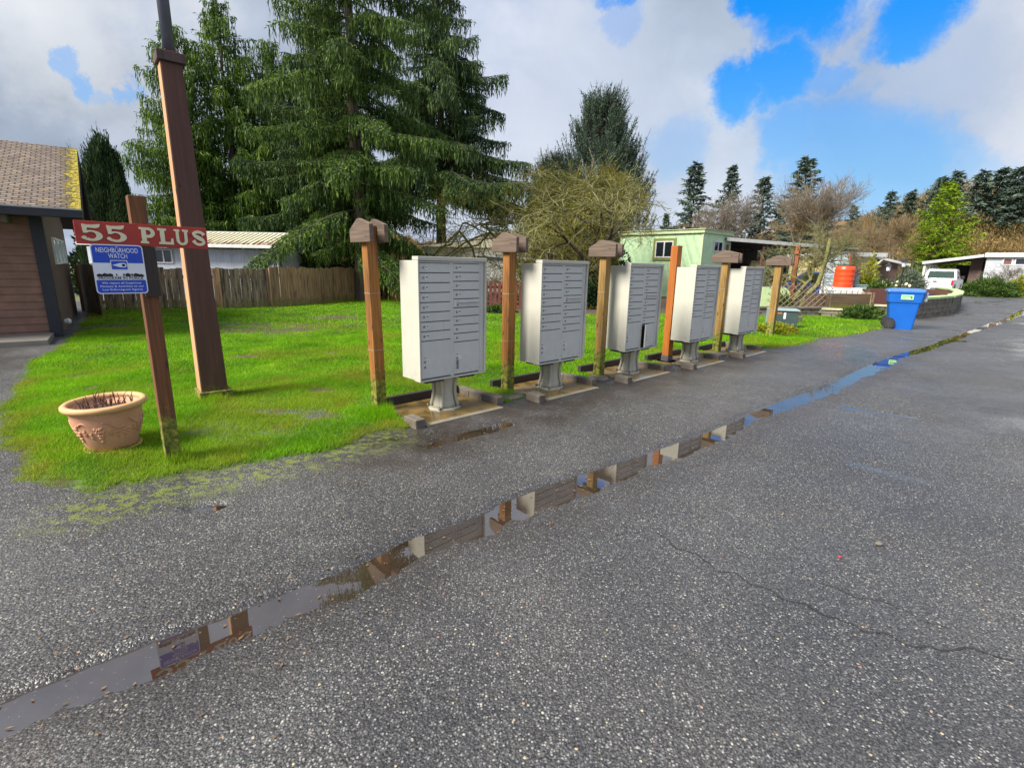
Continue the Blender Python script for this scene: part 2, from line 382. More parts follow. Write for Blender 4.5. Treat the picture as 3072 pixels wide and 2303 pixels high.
M['fencenew'] = wood('newer fence boards', (.46, .27, .13), (.22, .14, .075), axis=2, grain=24, stain=.5, moss=.5, mosstop=.5)
M['redfence'] = wood('red stained pickets', (.26, .085, .045), (.15, .05, .03), axis=2, grain=30)
M['lattice'] = plain('tan lattice', (.34, .29, .13), .7)
M['sheet_white'] = make_siding('pale blue ribbed sheet', (.55, .60, .68), .12, 0, .18, .45, .02)
M['fasciawhite'] = plain('white fascia', (.55, .56, .54), .5, dirt=(.35, .33, .2))
M['glass'] = plain('window glass', (.015, .02, .025), .06, sc=2, spec=.8)
M['tint'] = plain('tinted glass', (.02, .045, .04), .3, spec=.03)
M['curtain'] = plain('pale window', (.35, .40, .36), .15, sc=8)
M['rustroof'] = None
def make_rust():
    m, t, b = newmat('rusty ribbed roof'); v = t.nodes.new('ShaderNodeTexCoord').outputs['UV']
    sp = t.nodes.new('ShaderNodeSeparateXYZ'); LK(t, v, sp.inputs[0])
    rust = mathn(t, 'ADD', maprange(t, sp.outputs[1], 1.0, 0.0, 0, .35), mathn(t, 'MULTIPLY', noise(t, scaled(t, v, (9, 1.3, 1)), 1, 5, .7), .8))
    col = mixc(t, maprange(t, rust, .66, .76), (.62, .60, .44), (.17, .045, .03))
    LK(t, col, b.inputs['Base Color']); b.inputs['Roughness'].default_value = .6; return m
M['rustroof'] = make_rust()
M['beige'] = make_siding('beige panel siding', (.76, .73, .62), .3, 0, .05, .6, .01)
M['palewhite'] = make_siding('white panel siding', (.72, .72, .66), .25, 0, .05, .6, .01)
M['green'] = make_siding('mint green ribbed siding', (.55, .78, .47), .17, 0, .12, .5, .012, dirt=(.3, .5, .28))
M['greentrim'] = plain('olive trim', (.22, .24, .06), .6)
M['greenfascia'] = plain('pale green fascia', (.50, .60, .34), .6, dirt=(.3, .3, .12))
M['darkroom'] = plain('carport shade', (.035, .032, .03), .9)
M['whitesheet'] = make_siding('white lap siding', (.50, .53, .57), .2, 2, .08, .5, .012)
M['bluesiding'] = make_siding('pale blue lap siding', (.42, .50, .56), .14, 2, .14, .6, .02)
M['redbrown'] = plain('red brown panel', (.15, .06, .05), .7)
M['yellowwall'] = plain('cream yellow wall', (.55, .45, .22), .7)
M['rustpost'] = plain('rust red post', (.38, .09, .035), .7)
M['barrel'] = plain('orange red plastic', (.80, .07, .015), .35, var=.06)
M['planter'] = wood('wet plank wall', (.16, .11, .06), (.07, .05, .03), axis=0, grain=20, moss=.7, mosstop=.7)
M['teal'] = plain('pale teal metal', (.32, .46, .44), .5)
M['stone'] = plain('retaining block', (.16, .14, .11), .9, var=.4, sc=4, dirt=(.08, .10, .03))
M['stonecap'] = plain('cream cap stone', (.50, .50, .30), .8, var=.15, sc=5, dirt=(.35, .42, .12))
M['util'] = plain('dark green enclosure', (.045, .075, .075), .5)
M['utillight'] = plain('enclosure edge', (.28, .36, .38), .5)
M['binblue'] = plain('blue bin plastic', (.006, .115, .50), .38, var=.08, sc=4)
M['binlabel'] = plain('pale green label', (.45, .85, .42), .4)
M['greenink'] = plain('green ink', (.03, .25, .05), .5)
M['rubber'] = plain('black rubber', (.02, .02, .02), .7)
M['truck'] = plain('white car paint', (.60, .61, .63), .2, var=.03)
M['carblue'] = plain('blue car paint', (.01, .05, .28), .2, var=.05)
M['tail'] = plain('red tail light', (.45, .02, .02), .25)
M['tankgreen'] = plain('pale green panel', (.50, .66, .34), .6)
M['lattpost'] = plain('light lattice strip', (.30, .235, .16), .7)
M['bark'] = wood('tree bark', (.17, .13, .10), (.07, .05, .04), grain=26)
M['barkmoss'] = plain('mossy bark', (.16, .16, .05), .9, var=.6, sc=5, dirt=(.05, .035, .03))
M['barkdark'] = plain('dark bark', (.05, .035, .03), .9, var=.4, sc=9)
M['barkpale'] = plain('pale bare twigs', (.21, .18, .145), .9, var=.3, sc=3)
M['twigyellow'] = plain('yellow green twigs', (.20, .19, .045), .9, var=.55, sc=1.6, dirt=(.10, .08, .03))
M['twigmoss'] = plain('mossy twigs', (.19, .185, .075), .9, var=.5, sc=1.6, dirt=(.08, .07, .03))
M['twigred'] = plain('rusty twigs', (.215, .155, .08), .9, var=.4, sc=1.0)
M['bud'] = leafmat('spring buds', (.16, .20, .015), (.34, .34, .03), (.42, .24, .08), .4, 1.0)
M['spruce'] = leafmat('spruce needles', (.015, .036, .010), (.055, .115, .020), (.18, .27, .035), .32, 1.6)
M['spruce2'] = leafmat('dark spruce needles', (.012, .030, .013), (.042, .085, .025), (.12, .19, .035), .28, 1.2)
M['cedar'] = leafmat('cedar fronds', (.018, .048, .009), (.070, .145, .017), (.19, .29, .028), .33, .9)
M['cypress'] = leafmat('cypress foliage', (.010, .022, .010), (.024, .050, .016), (.055, .10, .022), .2, 1.1)
M['pine'] = leafmat('pine needles', (.020, .05, .028), (.06, .12, .07), (.15, .22, .14), .25, .5)
M['fir'] = leafmat('far fir needles', (.035, .062, .050), (.075, .118, .088), (.14, .18, .125), .2, .35)
M['brightcedar'] = leafmat('bright cedar fronds', (.045, .10, .006), (.17, .28, .010), (.33, .42, .02), .35, .6)
M['shrub'] = leafmat('shrub leaves', (.02, .05, .012), (.06, .12, .02), (.14, .22, .04), .3, 3)
M['shrubyel'] = leafmat('yellow green leaves', (.10, .14, .01), (.30, .34, .02), (.50, .45, .05), .4, 3)
M['rosemary'] = leafmat('grey green leaves', (.06, .09, .06), (.14, .18, .12), (.25, .28, .20), .2, 3)
M['hillbrush'] = leafmat('rusty brush', (.08, .07, .02), (.21, .145, .05), (.34, .23, .09), .3, .10)
M['ivy'] = leafmat('dark ivy', (.008, .02, .008), (.02, .045, .015), (.05, .09, .03), .2, 3)
M['petal'] = plain('white petals', (.8, .78, .55), .6)

# ---------------------------------------------------------------- object helpers
def tag(o, label=None, cat=None, group=None, kind=None):
    if label: o['label'] = label
    if cat: o['category'] = cat
    if group: o['group'] = group
    if kind: o['kind'] = kind
    return o
def thing(name, label, cat, loc=(0, 0, 0), yaw=0.0, group=None, tilt=None):
    o = bpy.data.objects.new(name, None); COL.objects.link(o); o.empty_display_size = .1
    o.location = loc; o.rotation_euler = (tilt[0] if tilt else 0, tilt[1] if tilt else 0, R(yaw))
    return tag(o, label, cat, group)
def link(name, me, mat=None, parent=None, smooth=False, bevel=0.0):
    o = bpy.data.objects.new(name, me); COL.objects.link(o)
    if mat is not None: me.materials.append(mat)
    if parent is not None: o.parent = parent
    if smooth: me.polygons.foreach_set('use_smooth', [True] * len(me.polygons))
    if bevel:
        b = o.modifiers.new('bevel', 'BEVEL'); b.width = bevel; b.segments = 2; b.limit_method = 'ANGLE'; b.angle_limit = R(40)
    return o
class MB:
    def __init__(s): s.v = []; s.f = []
    def box(s, x0, x1, y0, y1, z0, z1, rz=0.0, c=None, tx=0.0, ty=0.0):
        n = len(s.v); cx, cy = c if c else ((x0 + x1) / 2, (y0 + y1) / 2)
        for z, k in ((z0, 0), (z1, 1)):
            for x, y in ((x0 + k * tx, y0 + k * ty), (x1 - k * tx, y0 + k * ty), (x1 - k * tx, y1 - k * ty), (x0 + k * tx, y1 - k * ty)):
                if rz:
                    dx, dy = x - cx, y - cy; x, y = cx + dx * math.cos(rz) - dy * math.sin(rz), cy + dx * math.sin(rz) + dy * math.cos(rz)
                s.v.append((x, y, z))
        s.f += [(n, n + 3, n + 2, n + 1), (n + 4, n + 5, n + 6, n + 7)] + [(n + i, n + (i + 1) % 4, n + 4 + (i + 1) % 4, n + 4 + i) for i in range(4)]
        return s
    def prism(s, pts, d0, d1, plane='xz'):
        # polygon in a plane, extruded along the third axis
        n = len(s.v); k = len(pts)
        for d in (d0, d1):
            for a, b in pts:
                s.v.append({'xz': (a, d, b), 'yz': (d, a, b), 'xy': (a, b, d)}[plane])
        s.f += [tuple(range(n, n + k)), tuple(range(n + 2 * k - 1, n + k - 1, -1))]
        s.f += [(n + i, n + k + i, n + k + (i + 1) % k, n + (i + 1) % k) for i in range(k)]
        return s
    def beam(s, p, q, w, h=None, up=(0, 0, 1)):
        h = h or w; p, q = Vector(p), Vector(q); d = (q - p).normalized(); upv = Vector(up)
        if abs(d.dot(upv)) > .95: upv = Vector((1, 0, 0))
        a = d.cross(upv).normalized() * w / 2; b = a.cross(d).normalized() * h / 2
        n = len(s.v)
        for c in (p, q):
            for k1, k2 in ((-1, -1), (1, -1), (1, 1), (-1, 1)): s.v.append(tuple(c + a * k1 + b * k2))
        s.f += [(n, n + 1, n + 2, n + 3), (n + 7, n + 6, n + 5, n + 4)] + [(n + i, n + 4 + i, n + 4 + (i + 1) % 4, n + (i + 1) % 4) for i in range(4)]
        return s
    def tube(s, pts, rad, k=8):
        pts = [Vector(p) for p in pts]; rad = rad if hasattr(rad, '__len__') else [rad] * len(pts); n = len(s.v); ref = Vector((.3, .5, .81))
        for i, p in enumerate(pts):
            d = (pts[min(i + 1, len(pts) - 1)] - pts[max(i - 1, 0)]).normalized()
            a = d.cross(ref).normalized(); b = d.cross(a)
            for j in range(k):
                t = 2 * math.pi * j / k; s.v.append(tuple(p + (a * math.cos(t) + b * math.sin(t)) * rad[i]))
        for i in range(len(pts) - 1):
            for j in range(k): s.f.append((n + i * k + j, n + i * k + (j + 1) % k, n + (i + 1) * k + (j + 1) % k, n + (i + 1) * k + j))
        s.f.append(tuple(range(n + k - 1, n - 1, -1))); m = n + (len(pts) - 1) * k; s.f.append(tuple(range(m, m + k)))
        return s
    def lathe(s, prof, k=32, sx=1.0, sy=1.0, c=(0, 0)):
        n = len(s.v)
        for r_, z in prof:
            for j in range(k):
                t = 2 * math.pi * j / k; s.v.append((c[0] + r_ * sx * math.cos(t), c[1] + r_ * sy * math.sin(t), z))
        for i in range(len(prof) - 1):
            for j in range(k): s.f.append((n + i * k + j, n + i * k + (j + 1) % k, n + (i + 1) * k + (j + 1) % k, n + (i + 1) * k + j))
        s.f.append(tuple(range(n + k - 1, n - 1, -1))); m = n + (len(prof) - 1) * k; s.f.append(tuple(range(m, m + k)))
        return s
    def mesh(s, name, fix=True):
        me = bpy.data.meshes.new(name); me.from_pydata(s.v, [], s.f)
        if fix:
            b = bmesh.new(); b.from_mesh(me); bmesh.ops.recalc_face_normals(b, faces=b.faces); b.to_mesh(me); b.free()
        me.update(); return me
    def build(s, name, mat, parent=None, smooth=False, bevel=0.0): return link(name, s.mesh(name), mat, parent, smooth, bevel)
def npmesh(name, V, Fc, k):
    me = bpy.data.meshes.new(name); V = np.asarray(V, np.float32).reshape(-1, 3); Fc = np.asarray(Fc, np.int32).reshape(-1, k)
    me.vertices.add(len(V)); me.vertices.foreach_set('co', V.ravel())
    me.loops.add(Fc.size); me.loops.foreach_set('vertex_index', Fc.ravel())
    me.polygons.add(len(Fc)); me.polygons.foreach_set('loop_start', np.arange(0, Fc.size, k, dtype=np.int32))
    me.polygons.foreach_set('loop_total', np.full(len(Fc), k, np.int32))
    me.update(calc_edges=True); return me
def slab_uv(name, corners, thick, mat, parent, us, vs):
    """a sloping roof slab: corners (BL, BR, TR, TL) with a UV map in metres on its top face"""
    c = [Vector(p) for p in corners]; nrm = (c[1] - c[0]).cross(c[3] - c[0]).normalized()
    v = [tuple(p) for p in c] + [tuple(p - nrm * thick) for p in c]
    f = [(0, 1, 2, 3), (7, 6, 5, 4), (0, 4, 5, 1), (1, 5, 6, 2), (2, 6, 7, 3), (3, 7, 4, 0)]
    me = bpy.data.meshes.new(name); me.from_pydata(v, [], f); uv = me.uv_layers.new(name='UVMap')
    top = [(0, 0), (us, 0), (us, vs), (0, vs)]
    for li in range(len(me.loops)): uv.data[li].uv = (0, 0)
    for i, li in enumerate(me.polygons[0].loop_indices): uv.data[li].uv = top[i]
    me.update(); return link(name, me, mat, parent)
def copy_tree(o, parent=None):
    c = o.copy(); COL.objects.link(c); c.parent = parent
    for ch in o.children: copy_tree(ch, c)
    return c
def curve_mesh(name, polys, depth):
    cu = bpy.data.curves.new(name, 'CURVE'); cu.dimensions = '2D'; cu.fill_mode = 'BOTH'; cu.extrude = depth
    for pts in polys:
        s = cu.splines.new('POLY'); s.points.add(len(pts) - 1); s.use_cyclic_u = True
        for q, (x, y) in zip(s.points, pts): q.co = (x, y, 0, 1)
    o = bpy.data.objects.new(name, cu); COL.objects.link(o); dg = bpy.context.evaluated_depsgraph_get(); dg.update()
    me = bpy.data.meshes.new_from_object(o.evaluated_get(dg)); bpy.data.objects.remove(o); return me
def text_mesh(name, body, size, depth=.0004, bold=0.0, width=None):
    cu = bpy.data.curves.new(name, 'FONT'); cu.body = body; cu.size = size; cu.extrude = depth; cu.align_x = 'CENTER'; cu.align_y = 'CENTER'; cu.offset = bold; cu.resolution_u = 3
    o = bpy.data.objects.new(name, cu); COL.objects.link(o); dg = bpy.context.evaluated_depsgraph_get(); dg.update()
    me = bpy.data.meshes.new_from_object(o.evaluated_get(dg)); bpy.data.objects.remove(o)
    if width:
        xs = [v.co.x for v in me.vertices]; k = width / max(1e-6, max(xs) - min(xs))
        for v in me.vertices: v.co.x *= k
    return me
def upright(o, x, y, z):   # stands an xy-drawn flat mesh up in the local xz plane, facing -y
    o.location = (x, y, z); o.rotation_euler = (R(90), 0, 0); return o

# ---------------------------------------------------------------- ground: asphalt with a water trough
TOP = [(-60, 2125), (0, 2098), (312, 1976), (444, 1924), (576, 1876), (694, 1837), (937, 1740), (1042, 1702), (1222, 1615), (1465, 1532), (1500, 1504), (1681, 1437), (1826, 1394), (2044, 1318), (2153, 1281), (2262, 1231), (2407, 1176), (2537, 1125), (2588, 1100), (2689, 1062), (2771, 1040), (2882, 1000), (3020, 950), (3100, 912)]
BOT = [(-60, 2245), (0, 2216), (278, 2108), (625, 1966), (903, 1851), (1042, 1789), (1285, 1664), (1486, 1601), (1536, 1572), (1797, 1470), (2000, 1397), (2102, 1366), (2138, 1340), (2298, 1256), (2479, 1194), (2646, 1115), (2700, 1080), (2790, 1052), (2900, 1010), (3040, 958), (3130, 918)]
tu, tn = un(np.array([G(*q) for q in TOP])); bu, bn_ = un(np.array([G(*q) for q in BOT]))
def grid1(parts):
    out = [parts[0][0]]
    for a, b, s in parts:
        n = max(1, int(round((b - a) / s))); out += list(np.linspace(a, b, n + 1)[1:])
    return np.array(out)
def vnoise(x, y, seed=0):
    """smooth value noise, vectorised"""
    xi, yi = np.floor(x).astype(np.int64), np.floor(y).astype(np.int64); xf, yf = x - xi, y - yi
    xf, yf = xf * xf * (3 - 2 * xf), yf * yf * (3 - 2 * yf)
    def h(a, b):
        k = (a * 374761393 + b * 668265263 + seed * 982451653) & 0xffffffff
        k = ((k ^ (k >> 13)) * 1274126177) & 0xffffffff; return ((k ^ (k >> 16)) & 0xffff) / 65535.0
    return (h(xi, yi) * (1 - xf) + h(xi + 1, yi) * xf) * (1 - yf) + (h(xi, yi + 1) * (1 - xf) + h(xi + 1, yi + 1) * xf) * yf
def fbm(x, y, seed=0, o=4):
    s = 0; a = .5
    for i in range(o): s = s + a * (vnoise(x, y, seed + i) - .5); x = x * 2.03; y = y * 2.03; a *= .5
    return s
def sstep(x, a, b): t = np.clip((x - a) / (b - a), 0, 1); return t * t * (3 - 2 * t)
uu = grid1([(-14, -3, .5), (-3, -1, .08), (-1, 8, .03), (8, 16, .07), (16, 40, .3), (40, 110, 2.5)])
nn = grid1([(-22, -8, 1.0), (-8, -4.6, .12), (-4.6, -.6, .03), (-.6, 1.5, .1), (1.5, 6, .5), (6, 60, 3)])
UU, NNg = np.meshgrid(uu, nn, indexing='ij')
X = UU * U[0] + NNg * N[0]; Y = UU * U[1] + NNg * N[1]
et = np.interp(UU, tu, tn); eb = np.interp(UU, bu, bn_)
jag = fbm(UU * 16, NNg * 16, 3, 4) * .12 + fbm(UU * 2.2, NNg * 2.2, 9, 3) * .09
lip = sstep(NNg + fbm(UU * 14, NNg * 14, 5, 3) * .07, et + .02, et - .03)      # broken edge of the overlay, lawn side higher
mid_ = (et + eb) / 2; hw = np.maximum((eb - et) / 2, .02)
dep = sstep(eb + jag - NNg, -.03, .10) * sstep(NNg - et - jag * .15, -.02, .03)
brk = .60 + 1.9 * fbm(UU * 1.6, NNg * 1.6, 17, 3)
brk = np.where(UU > 2.6, np.clip(brk, .48, 1.2), 1.0 + .0 * brk)
zr = -.026 * dep * brk + .014 * lip + fbm(UU * 5, NNg * 5, 11, 4) * .005
zr += .012 * fbm(UU * .7, NNg * .7, 21, 3)
inside = dep * 1.0
BLOBS = [((2545, 1223), (2733, 1249), .07, .032), ((585, 1525), (660, 1520), .045, .036), ((1290, 1335), (1520, 1270), .085, .036), ((2470, 1038), (2560, 1040), .05, .036),
         ((2570, 1395), (2760, 1440), .07, .002), ((2720, 1018), (2880, 1022), .16, .02), ((1180, 1320), (1320, 1300), .08, .012)]
wetmask = np.zeros_like(zr)
for a, b, w, dz in BLOBS:
    a, b = un(G(*a)), un(G(*b)); ab = b - a; t = np.clip(((UU - a[0]) * ab[0] + (NNg - a[1]) * ab[1]) / (ab @ ab), 0, 1)
    d = np.hypot(UU - a[0] - ab[0] * t, NNg - a[1] - ab[1] * t)
    k = sstep(d + jag * .8, w * 1.5, w * .3); zr -= dz * k; wetmask = np.maximum(wetmask, k)
row = un(np.array([G(1333, 1236)]).T.reshape(2) if False else G(1333, 1236))
stain = sstep(np.abs(NNg - (row[1] + .55)) + fbm(UU * 2, NNg * 2, 30, 3) * .5, .75, .15) * sstep(UU, .8, 2.0) * sstep(UU, 13, 9) * .9
stain = np.maximum(stain, sstep(np.abs(NNg - (mid_ + .1)) + fbm(UU * 3, NNg * 3, 33, 3) * .2, .42, .12) * .45)
EDGEP = np.array([G(280, 1535), G(600, 1455), G(900, 1390), G(1150, 1320)])
def segdist(px, py, P):
    d = np.full(px.shape, 1e9)
    for a, b in zip(P[:-1], P[1:]):
        ab = b - a; t = np.clip(((px - a[0]) * ab[0] + (py - a[1]) * ab[1]) / (ab @ ab), 0, 1)
        d = np.minimum(d, np.hypot(px - a[0] - ab[0] * t, py - a[1] - ab[1] * t))
    return d
mossm = sstep(segdist(X, Y, EDGEP), .42, .0)
wetb = (sstep(dep, 0, .5) * .6 + wetmask * .9 + stain * .35) * (1 - .75 * lip * (1 - wetmask))
wetb = np.maximum(wetb, sstep(fbm(UU * .45, NNg * 1.1, 50, 4), .05, .17) * sstep(X, 1.5, 3.5) * .85)
idx = np.arange(UU.size).reshape(UU.shape)
Fq = np.stack([idx[:-1, :-1], idx[1:, :-1], idx[1:, 1:], idx[:-1, 1:]], -1).reshape(-1, 4)[:, ::-1]
me = npmesh('road', np.stack([X, Y, zr], -1), Fq, 4)
ca = me.color_attributes.new('stain', 'FLOAT_COLOR', 'POINT')
ca.data.foreach_set('color', np.stack([stain, mossm, np.clip(wetb, 0, 1), np.ones_like(stain)], -1).astype(np.float32).ravel())
road = link('road', me, M['asphalt'], smooth=True); tag(road, 'wet grey asphalt road with exposed stones', None, kind='structure')
def sheet(name, pts, z, mat, kind='structure', label=None):
    b = bmesh.new(); vs = [b.verts.new((p[0], p[1], z)) for p in pts]; b.faces.new(vs); bmesh.ops.recalc_face_normals(b, faces=b.faces)
    if b.faces[:][0].normal.z < 0: bmesh.ops.reverse_faces(b, faces=b.faces)
    me = bpy.data.meshes.new(name); b.to_mesh(me); b.free(); o = link(name, me, mat); return tag(o, label, None, kind=kind)
ground = sheet('ground', [(-600, -60), (600, -60), (700, 900), (-600, 900)], -.06, M['far_ground'])
# puddle water, level with the trough's rim
def ribbon(name, us, lo, hi, z):
    V = []
    for u, a, b in zip(us, lo, hi): V += [(u * U[0] + a * N[0], u * U[1] + a * N[1], z), (u * U[0] + b * N[0], u * U[1] + b * N[1], z)]
    Fk = [(2 * i, 2 * i + 2, 2 * i + 3, 2 * i + 1) for i in range(len(us) - 1)]
    me = bpy.data.meshes.new(name); me.from_pydata(V, [], Fk)
    b = bmesh.new(); b.from_mesh(me); bmesh.ops.recalc_face_normals(b, faces=b.faces)
    if b.faces[:][0].normal.z < 0: bmesh.ops.reverse_faces(b, faces=b.faces)
    b.to_mesh(me); b.free(); return link(name, me, M['water'])
us = np.arange(-2.5, 36, .1)
w = ribbon('puddle', us, np.interp(us, tu, tn) - .01, np.interp(us, bu, bn_) + .16, -.0085)
tag(w, 'long narrow puddle along the broken asphalt edge', None, kind='structure')
w_names = []
for a, b, wd_, dz in BLOBS[:4]:
    a, b = un(G(*a)), un(G(*b)); c0 = min(a[0], b[0]) - wd_ * 1.5; c1 = max(a[0], b[0]) + wd_ * 1.5; m0 = min(a[1], b[1]) - wd_ * 1.5; m1 = max(a[1], b[1]) + wd_ * 1.5
    s_ = np.array([c0, c1]); w = ribbon('puddle', s_, [m0, m0], [m1, m1], (-.0080 if dz > .015 else -.0035) - .0006 * len(w_names))
    w_names.append(w); tag(w, 'small shallow puddle on the asphalt', None, kind='structure')
# cracks: thin irregular tar lines
def crack(pts, w):
    q = [G(*p) for p in pts]; out = []
    for a, b in zip(q[:-1], q[1:]):
        n = max(2, int(np.linalg.norm(b - a) / .025)); out += [a + (b - a) * i / n for i in range(n)]
    out = np.array(out); d = np.gradient(out, axis=0); d /= np.linalg.norm(d, axis=1, keepdims=True); s = np.stack([-d[:, 1], d[:, 0]], 1)
    j = fbm(np.arange(len(out)) * .35, np.zeros(len(out)), 71, 4)[:, None] * .10; ww = (w * (.45 + 1.6 * np.abs(fbm(np.arange(len(out)) * .8, np.ones(len(out)), 91, 3))))[:, None]
    c = out + s * j; V = np.concatenate([c - s * ww, c + s * ww], 1).reshape(-1, 2)
    uv_ = un(V); k0 = np.clip(np.searchsorted(uu, uv_[0]) - 1, 0, len(uu) - 2); k1 = np.clip(np.searchsorted(nn, uv_[1]) - 1, 0, len(nn) - 2)
    zmax = np.maximum.reduce([zr[k0, k1], zr[k0 + 1, k1], zr[k0, k1 + 1], zr[k0 + 1, k1 + 1]])
    V3 = np.column_stack([V, zmax + .0015]); n = len(out)
    Fk = [(2 * i, 2 * i + 1, 2 * i + 3, 2 * i + 2) for i in range(n - 1)]
    return npmesh('road_crack', V3, Fk, 4)
for pts, w_ in (([(1966, 1600), (2050, 1650), (2150, 1705), (2290, 1760), (2450, 1835), (2600, 1890), (2720, 1930), (2930, 1952), (3072, 1985)], .007),
                ([(2450, 1750), (2600, 1795), (2760, 1850), (2870, 1905)], .004), ([(1850, 1610), (1940, 1585), (1966, 1600)], .003)):
    tag(link('road_crack', crack(pts, w_), M['crack']), None, None, kind='structure')

# ---------------------------------------------------------------- lawn
LP = [G(*q) for q in ((150, 1056), (84, 1086), (17, 1195), (-25, 1240), (-25, 1330), (42, 1390), (55, 1445), (177, 1480), (285, 1532), (359, 1468), (549, 1440), (900, 1385), (1060, 1340), (1165, 1300))]
ped0 = G(1333, 1236); rn = un(ped0)[1]
def UN(u, n): return np.array([u * U[0] + n * N[0], u * U[1] + n * N[1]])
u0 = un(ped0)[0]
LP += [UN(u0 - .62, rn + .27), UN(u0 + .9, rn + .17), UN(u0 + 5.8, rn + .16), UN(u0 + 7.0, rn + .45)]
LP += [G(*q) for q in ((2358, 1044), (2456, 1024), (2555, 1008), (2653, 990), (2660, 968), (2640, 948), (2450, 942), (2300, 948), (2100, 944), (1770, 944), (1461, 944), (1200, 900), (1080, 893), (925, 908), (667, 922), (430, 930), (278, 925), (250, 960), (215, 1000))]
LP = np.array(LP)
def inpoly(x, y, P):
    c = np.zeros(x.shape, bool); n = len(P)
    for i in range(n):
        x1, y1 = P[i]; x2, y2 = P[(i + 1) % n]
        k = ((y1 > y) != (y2 > y)) & (x < (x2 - x1) * (y - y1) / (y2 - y1 + 1e-12) + x1); c ^= k
    return c
def sdist(x, y):
    d = segdist(x, y, np.vstack([LP, LP[:1]])); return np.where(inpoly(x, y, LP), d, -d)
PADS = []      # (centre, half u, half n)
BARE = [(740, 992, 330, 22), (300, 985, 130, 20), (735, 1075, 60, 8), (850, 1240, 130, 14), (1010, 955, 100, 8), (250, 1130, 40, 12), (275, 1168, 25, 8), (950, 1255, 70, 12), (1000, 1062, 30, 6), (330, 1045, 80, 8), (960, 1180, 40, 5)]
def baremask(x, y):
    m = np.zeros(x.shape)
    for px, py, rx, ry in BARE:
        c = G(px, py); dx = abs(G(px + rx, py)[0] - c[0]); dy = abs(G(px, py - ry)[1] - G(px, py + ry)[1]) / 2 + .02
        m = np.maximum(m, sstep(np.hypot((x - c[0]) / dx, (y - c[1]) / dy) + fbm(x * 4, y * 4, 81, 3) * 1.1, 1.25, .35))
    return m
PEDS = [(1333, 1236), (1652.8, 1169), (1884, 1117), (2063, 1086), (2198.3, 1059)]
ORI = [(-.827, 4.417), (.293, 5.361), (1.444, 6.352), (2.603, 7.325), (3.776, 8.367)]
PC = [np.array(o) + .3875 * U - .165 * N for o in ORI]
def padmask(x, y, m=0.0):
    k = np.zeros(x.shape, bool)
    for c in PC:
        du = (x - c[0]) * U[0] + (y - c[1]) * U[1]; dn = (x - c[0]) * N[0] + (y - c[1]) * N[1]
        k |= (np.abs(du) < .52 + m) & (dn > -.46 - m) & (dn < .5)
    return k
gx = np.arange(-13, 16.5, .07); gy = np.arange(2.2, 22.5, .07); GX, GY = np.meshgrid(gx, gy, indexing='ij')
sdv = sdist(GX, GY) + fbm(GX * 5, GY * 5, 41, 4) * .22
lz = -.03 + .055 * sstep(sdv, -.05, .10) + fbm(GX * 1.3, GY * 1.3, 44, 4) * .05 * sstep(sdv, 0, .6) + fbm(GX * 9, GY * 9, 46, 2) * .02 * sstep(sdv, 0, .3)
lz = np.where(padmask(GX, GY, -.02), -.03, lz)
def lawn_z(x, y):
    i = np.clip(((x - gx[0]) / .07).astype(int), 0, len(gx) - 1); j = np.clip(((y - gy[0]) / .07).astype(int), 0, len(gy) - 1); return lz[i, j]
ix = np.arange(GX.size).reshape(GX.shape); Fq = np.stack([ix[:-1, :-1], ix[1:, :-1], ix[1:, 1:], ix[:-1, 1:]], -1).reshape(-1, 4)
keep = (sdv.ravel()[Fq] > -.12).any(1); 
me = npmesh('lawn', np.stack([GX, GY, lz], -1), Fq[keep], 4)
at = me.attributes.new('bare', 'FLOAT', 'POINT'); at.data.foreach_set('value', baremask(GX, GY).astype(np.float32).ravel())
tag(link('lawn', me, M['soil'], smooth=True), None, None, kind='structure')
def blades(n, box, hgt, wid, dens_fn, seed=0):
    r = np.random.default_rng(seed); x = r.uniform(box[0], box[1], n); y = r.uniform(box[2], box[3], n)
    k = r.random(n) < dens_fn(x, y); x, y = x[k], y[k]; return x, y, np.full(len(x), hgt), np.full(len(x), wid)
def lawn_dens(x, y):
    s = sdist(x, y) + fbm(x * 5, y * 5, 41, 4) * .22
    d = sstep(s, .0, .10) * (1 - .9 * baremask(x, y)); d *= ~padmask(x, y); return d
def moss_dens(x, y):
    d = sstep(segdist(x, y, EDGEP), .38, .02) * sstep(fbm(x * 9, y * 9, 61, 5), .0, .08); return d
sets = [blades(720000, (-7.2, 1.0, 2.4, 6.2), .030, .0045, lawn_dens, 1), blades(560000, (-9.5, 6.5, 6.2, 11), .034, .009, lawn_dens, 2), blades(330000, (-13, 16, 11, 22), .04, .018, lawn_dens, 3),
        blades(40000, (1.0, 6, 4.5, 6.2), .03, .006, lawn_dens, 5), blades(60000, (-3.4, -.6, 2.4, 4.6), .012, .005, moss_dens, 4)]
bx, by, bh, bw = [np.concatenate([s[i] for s in sets]) for i in range(4)]
r = np.random.default_rng(5); nb = len(bx)
hv = bh * (.55 + .9 * r.random(nb)) * (1 + 1.2 * np.clip(fbm(bx * 2, by * 2, 77, 3), -.3, .6)); th = r.random(nb) * 6.283; ln = r.normal(0, .55, (nb, 2)) * hv[:, None]
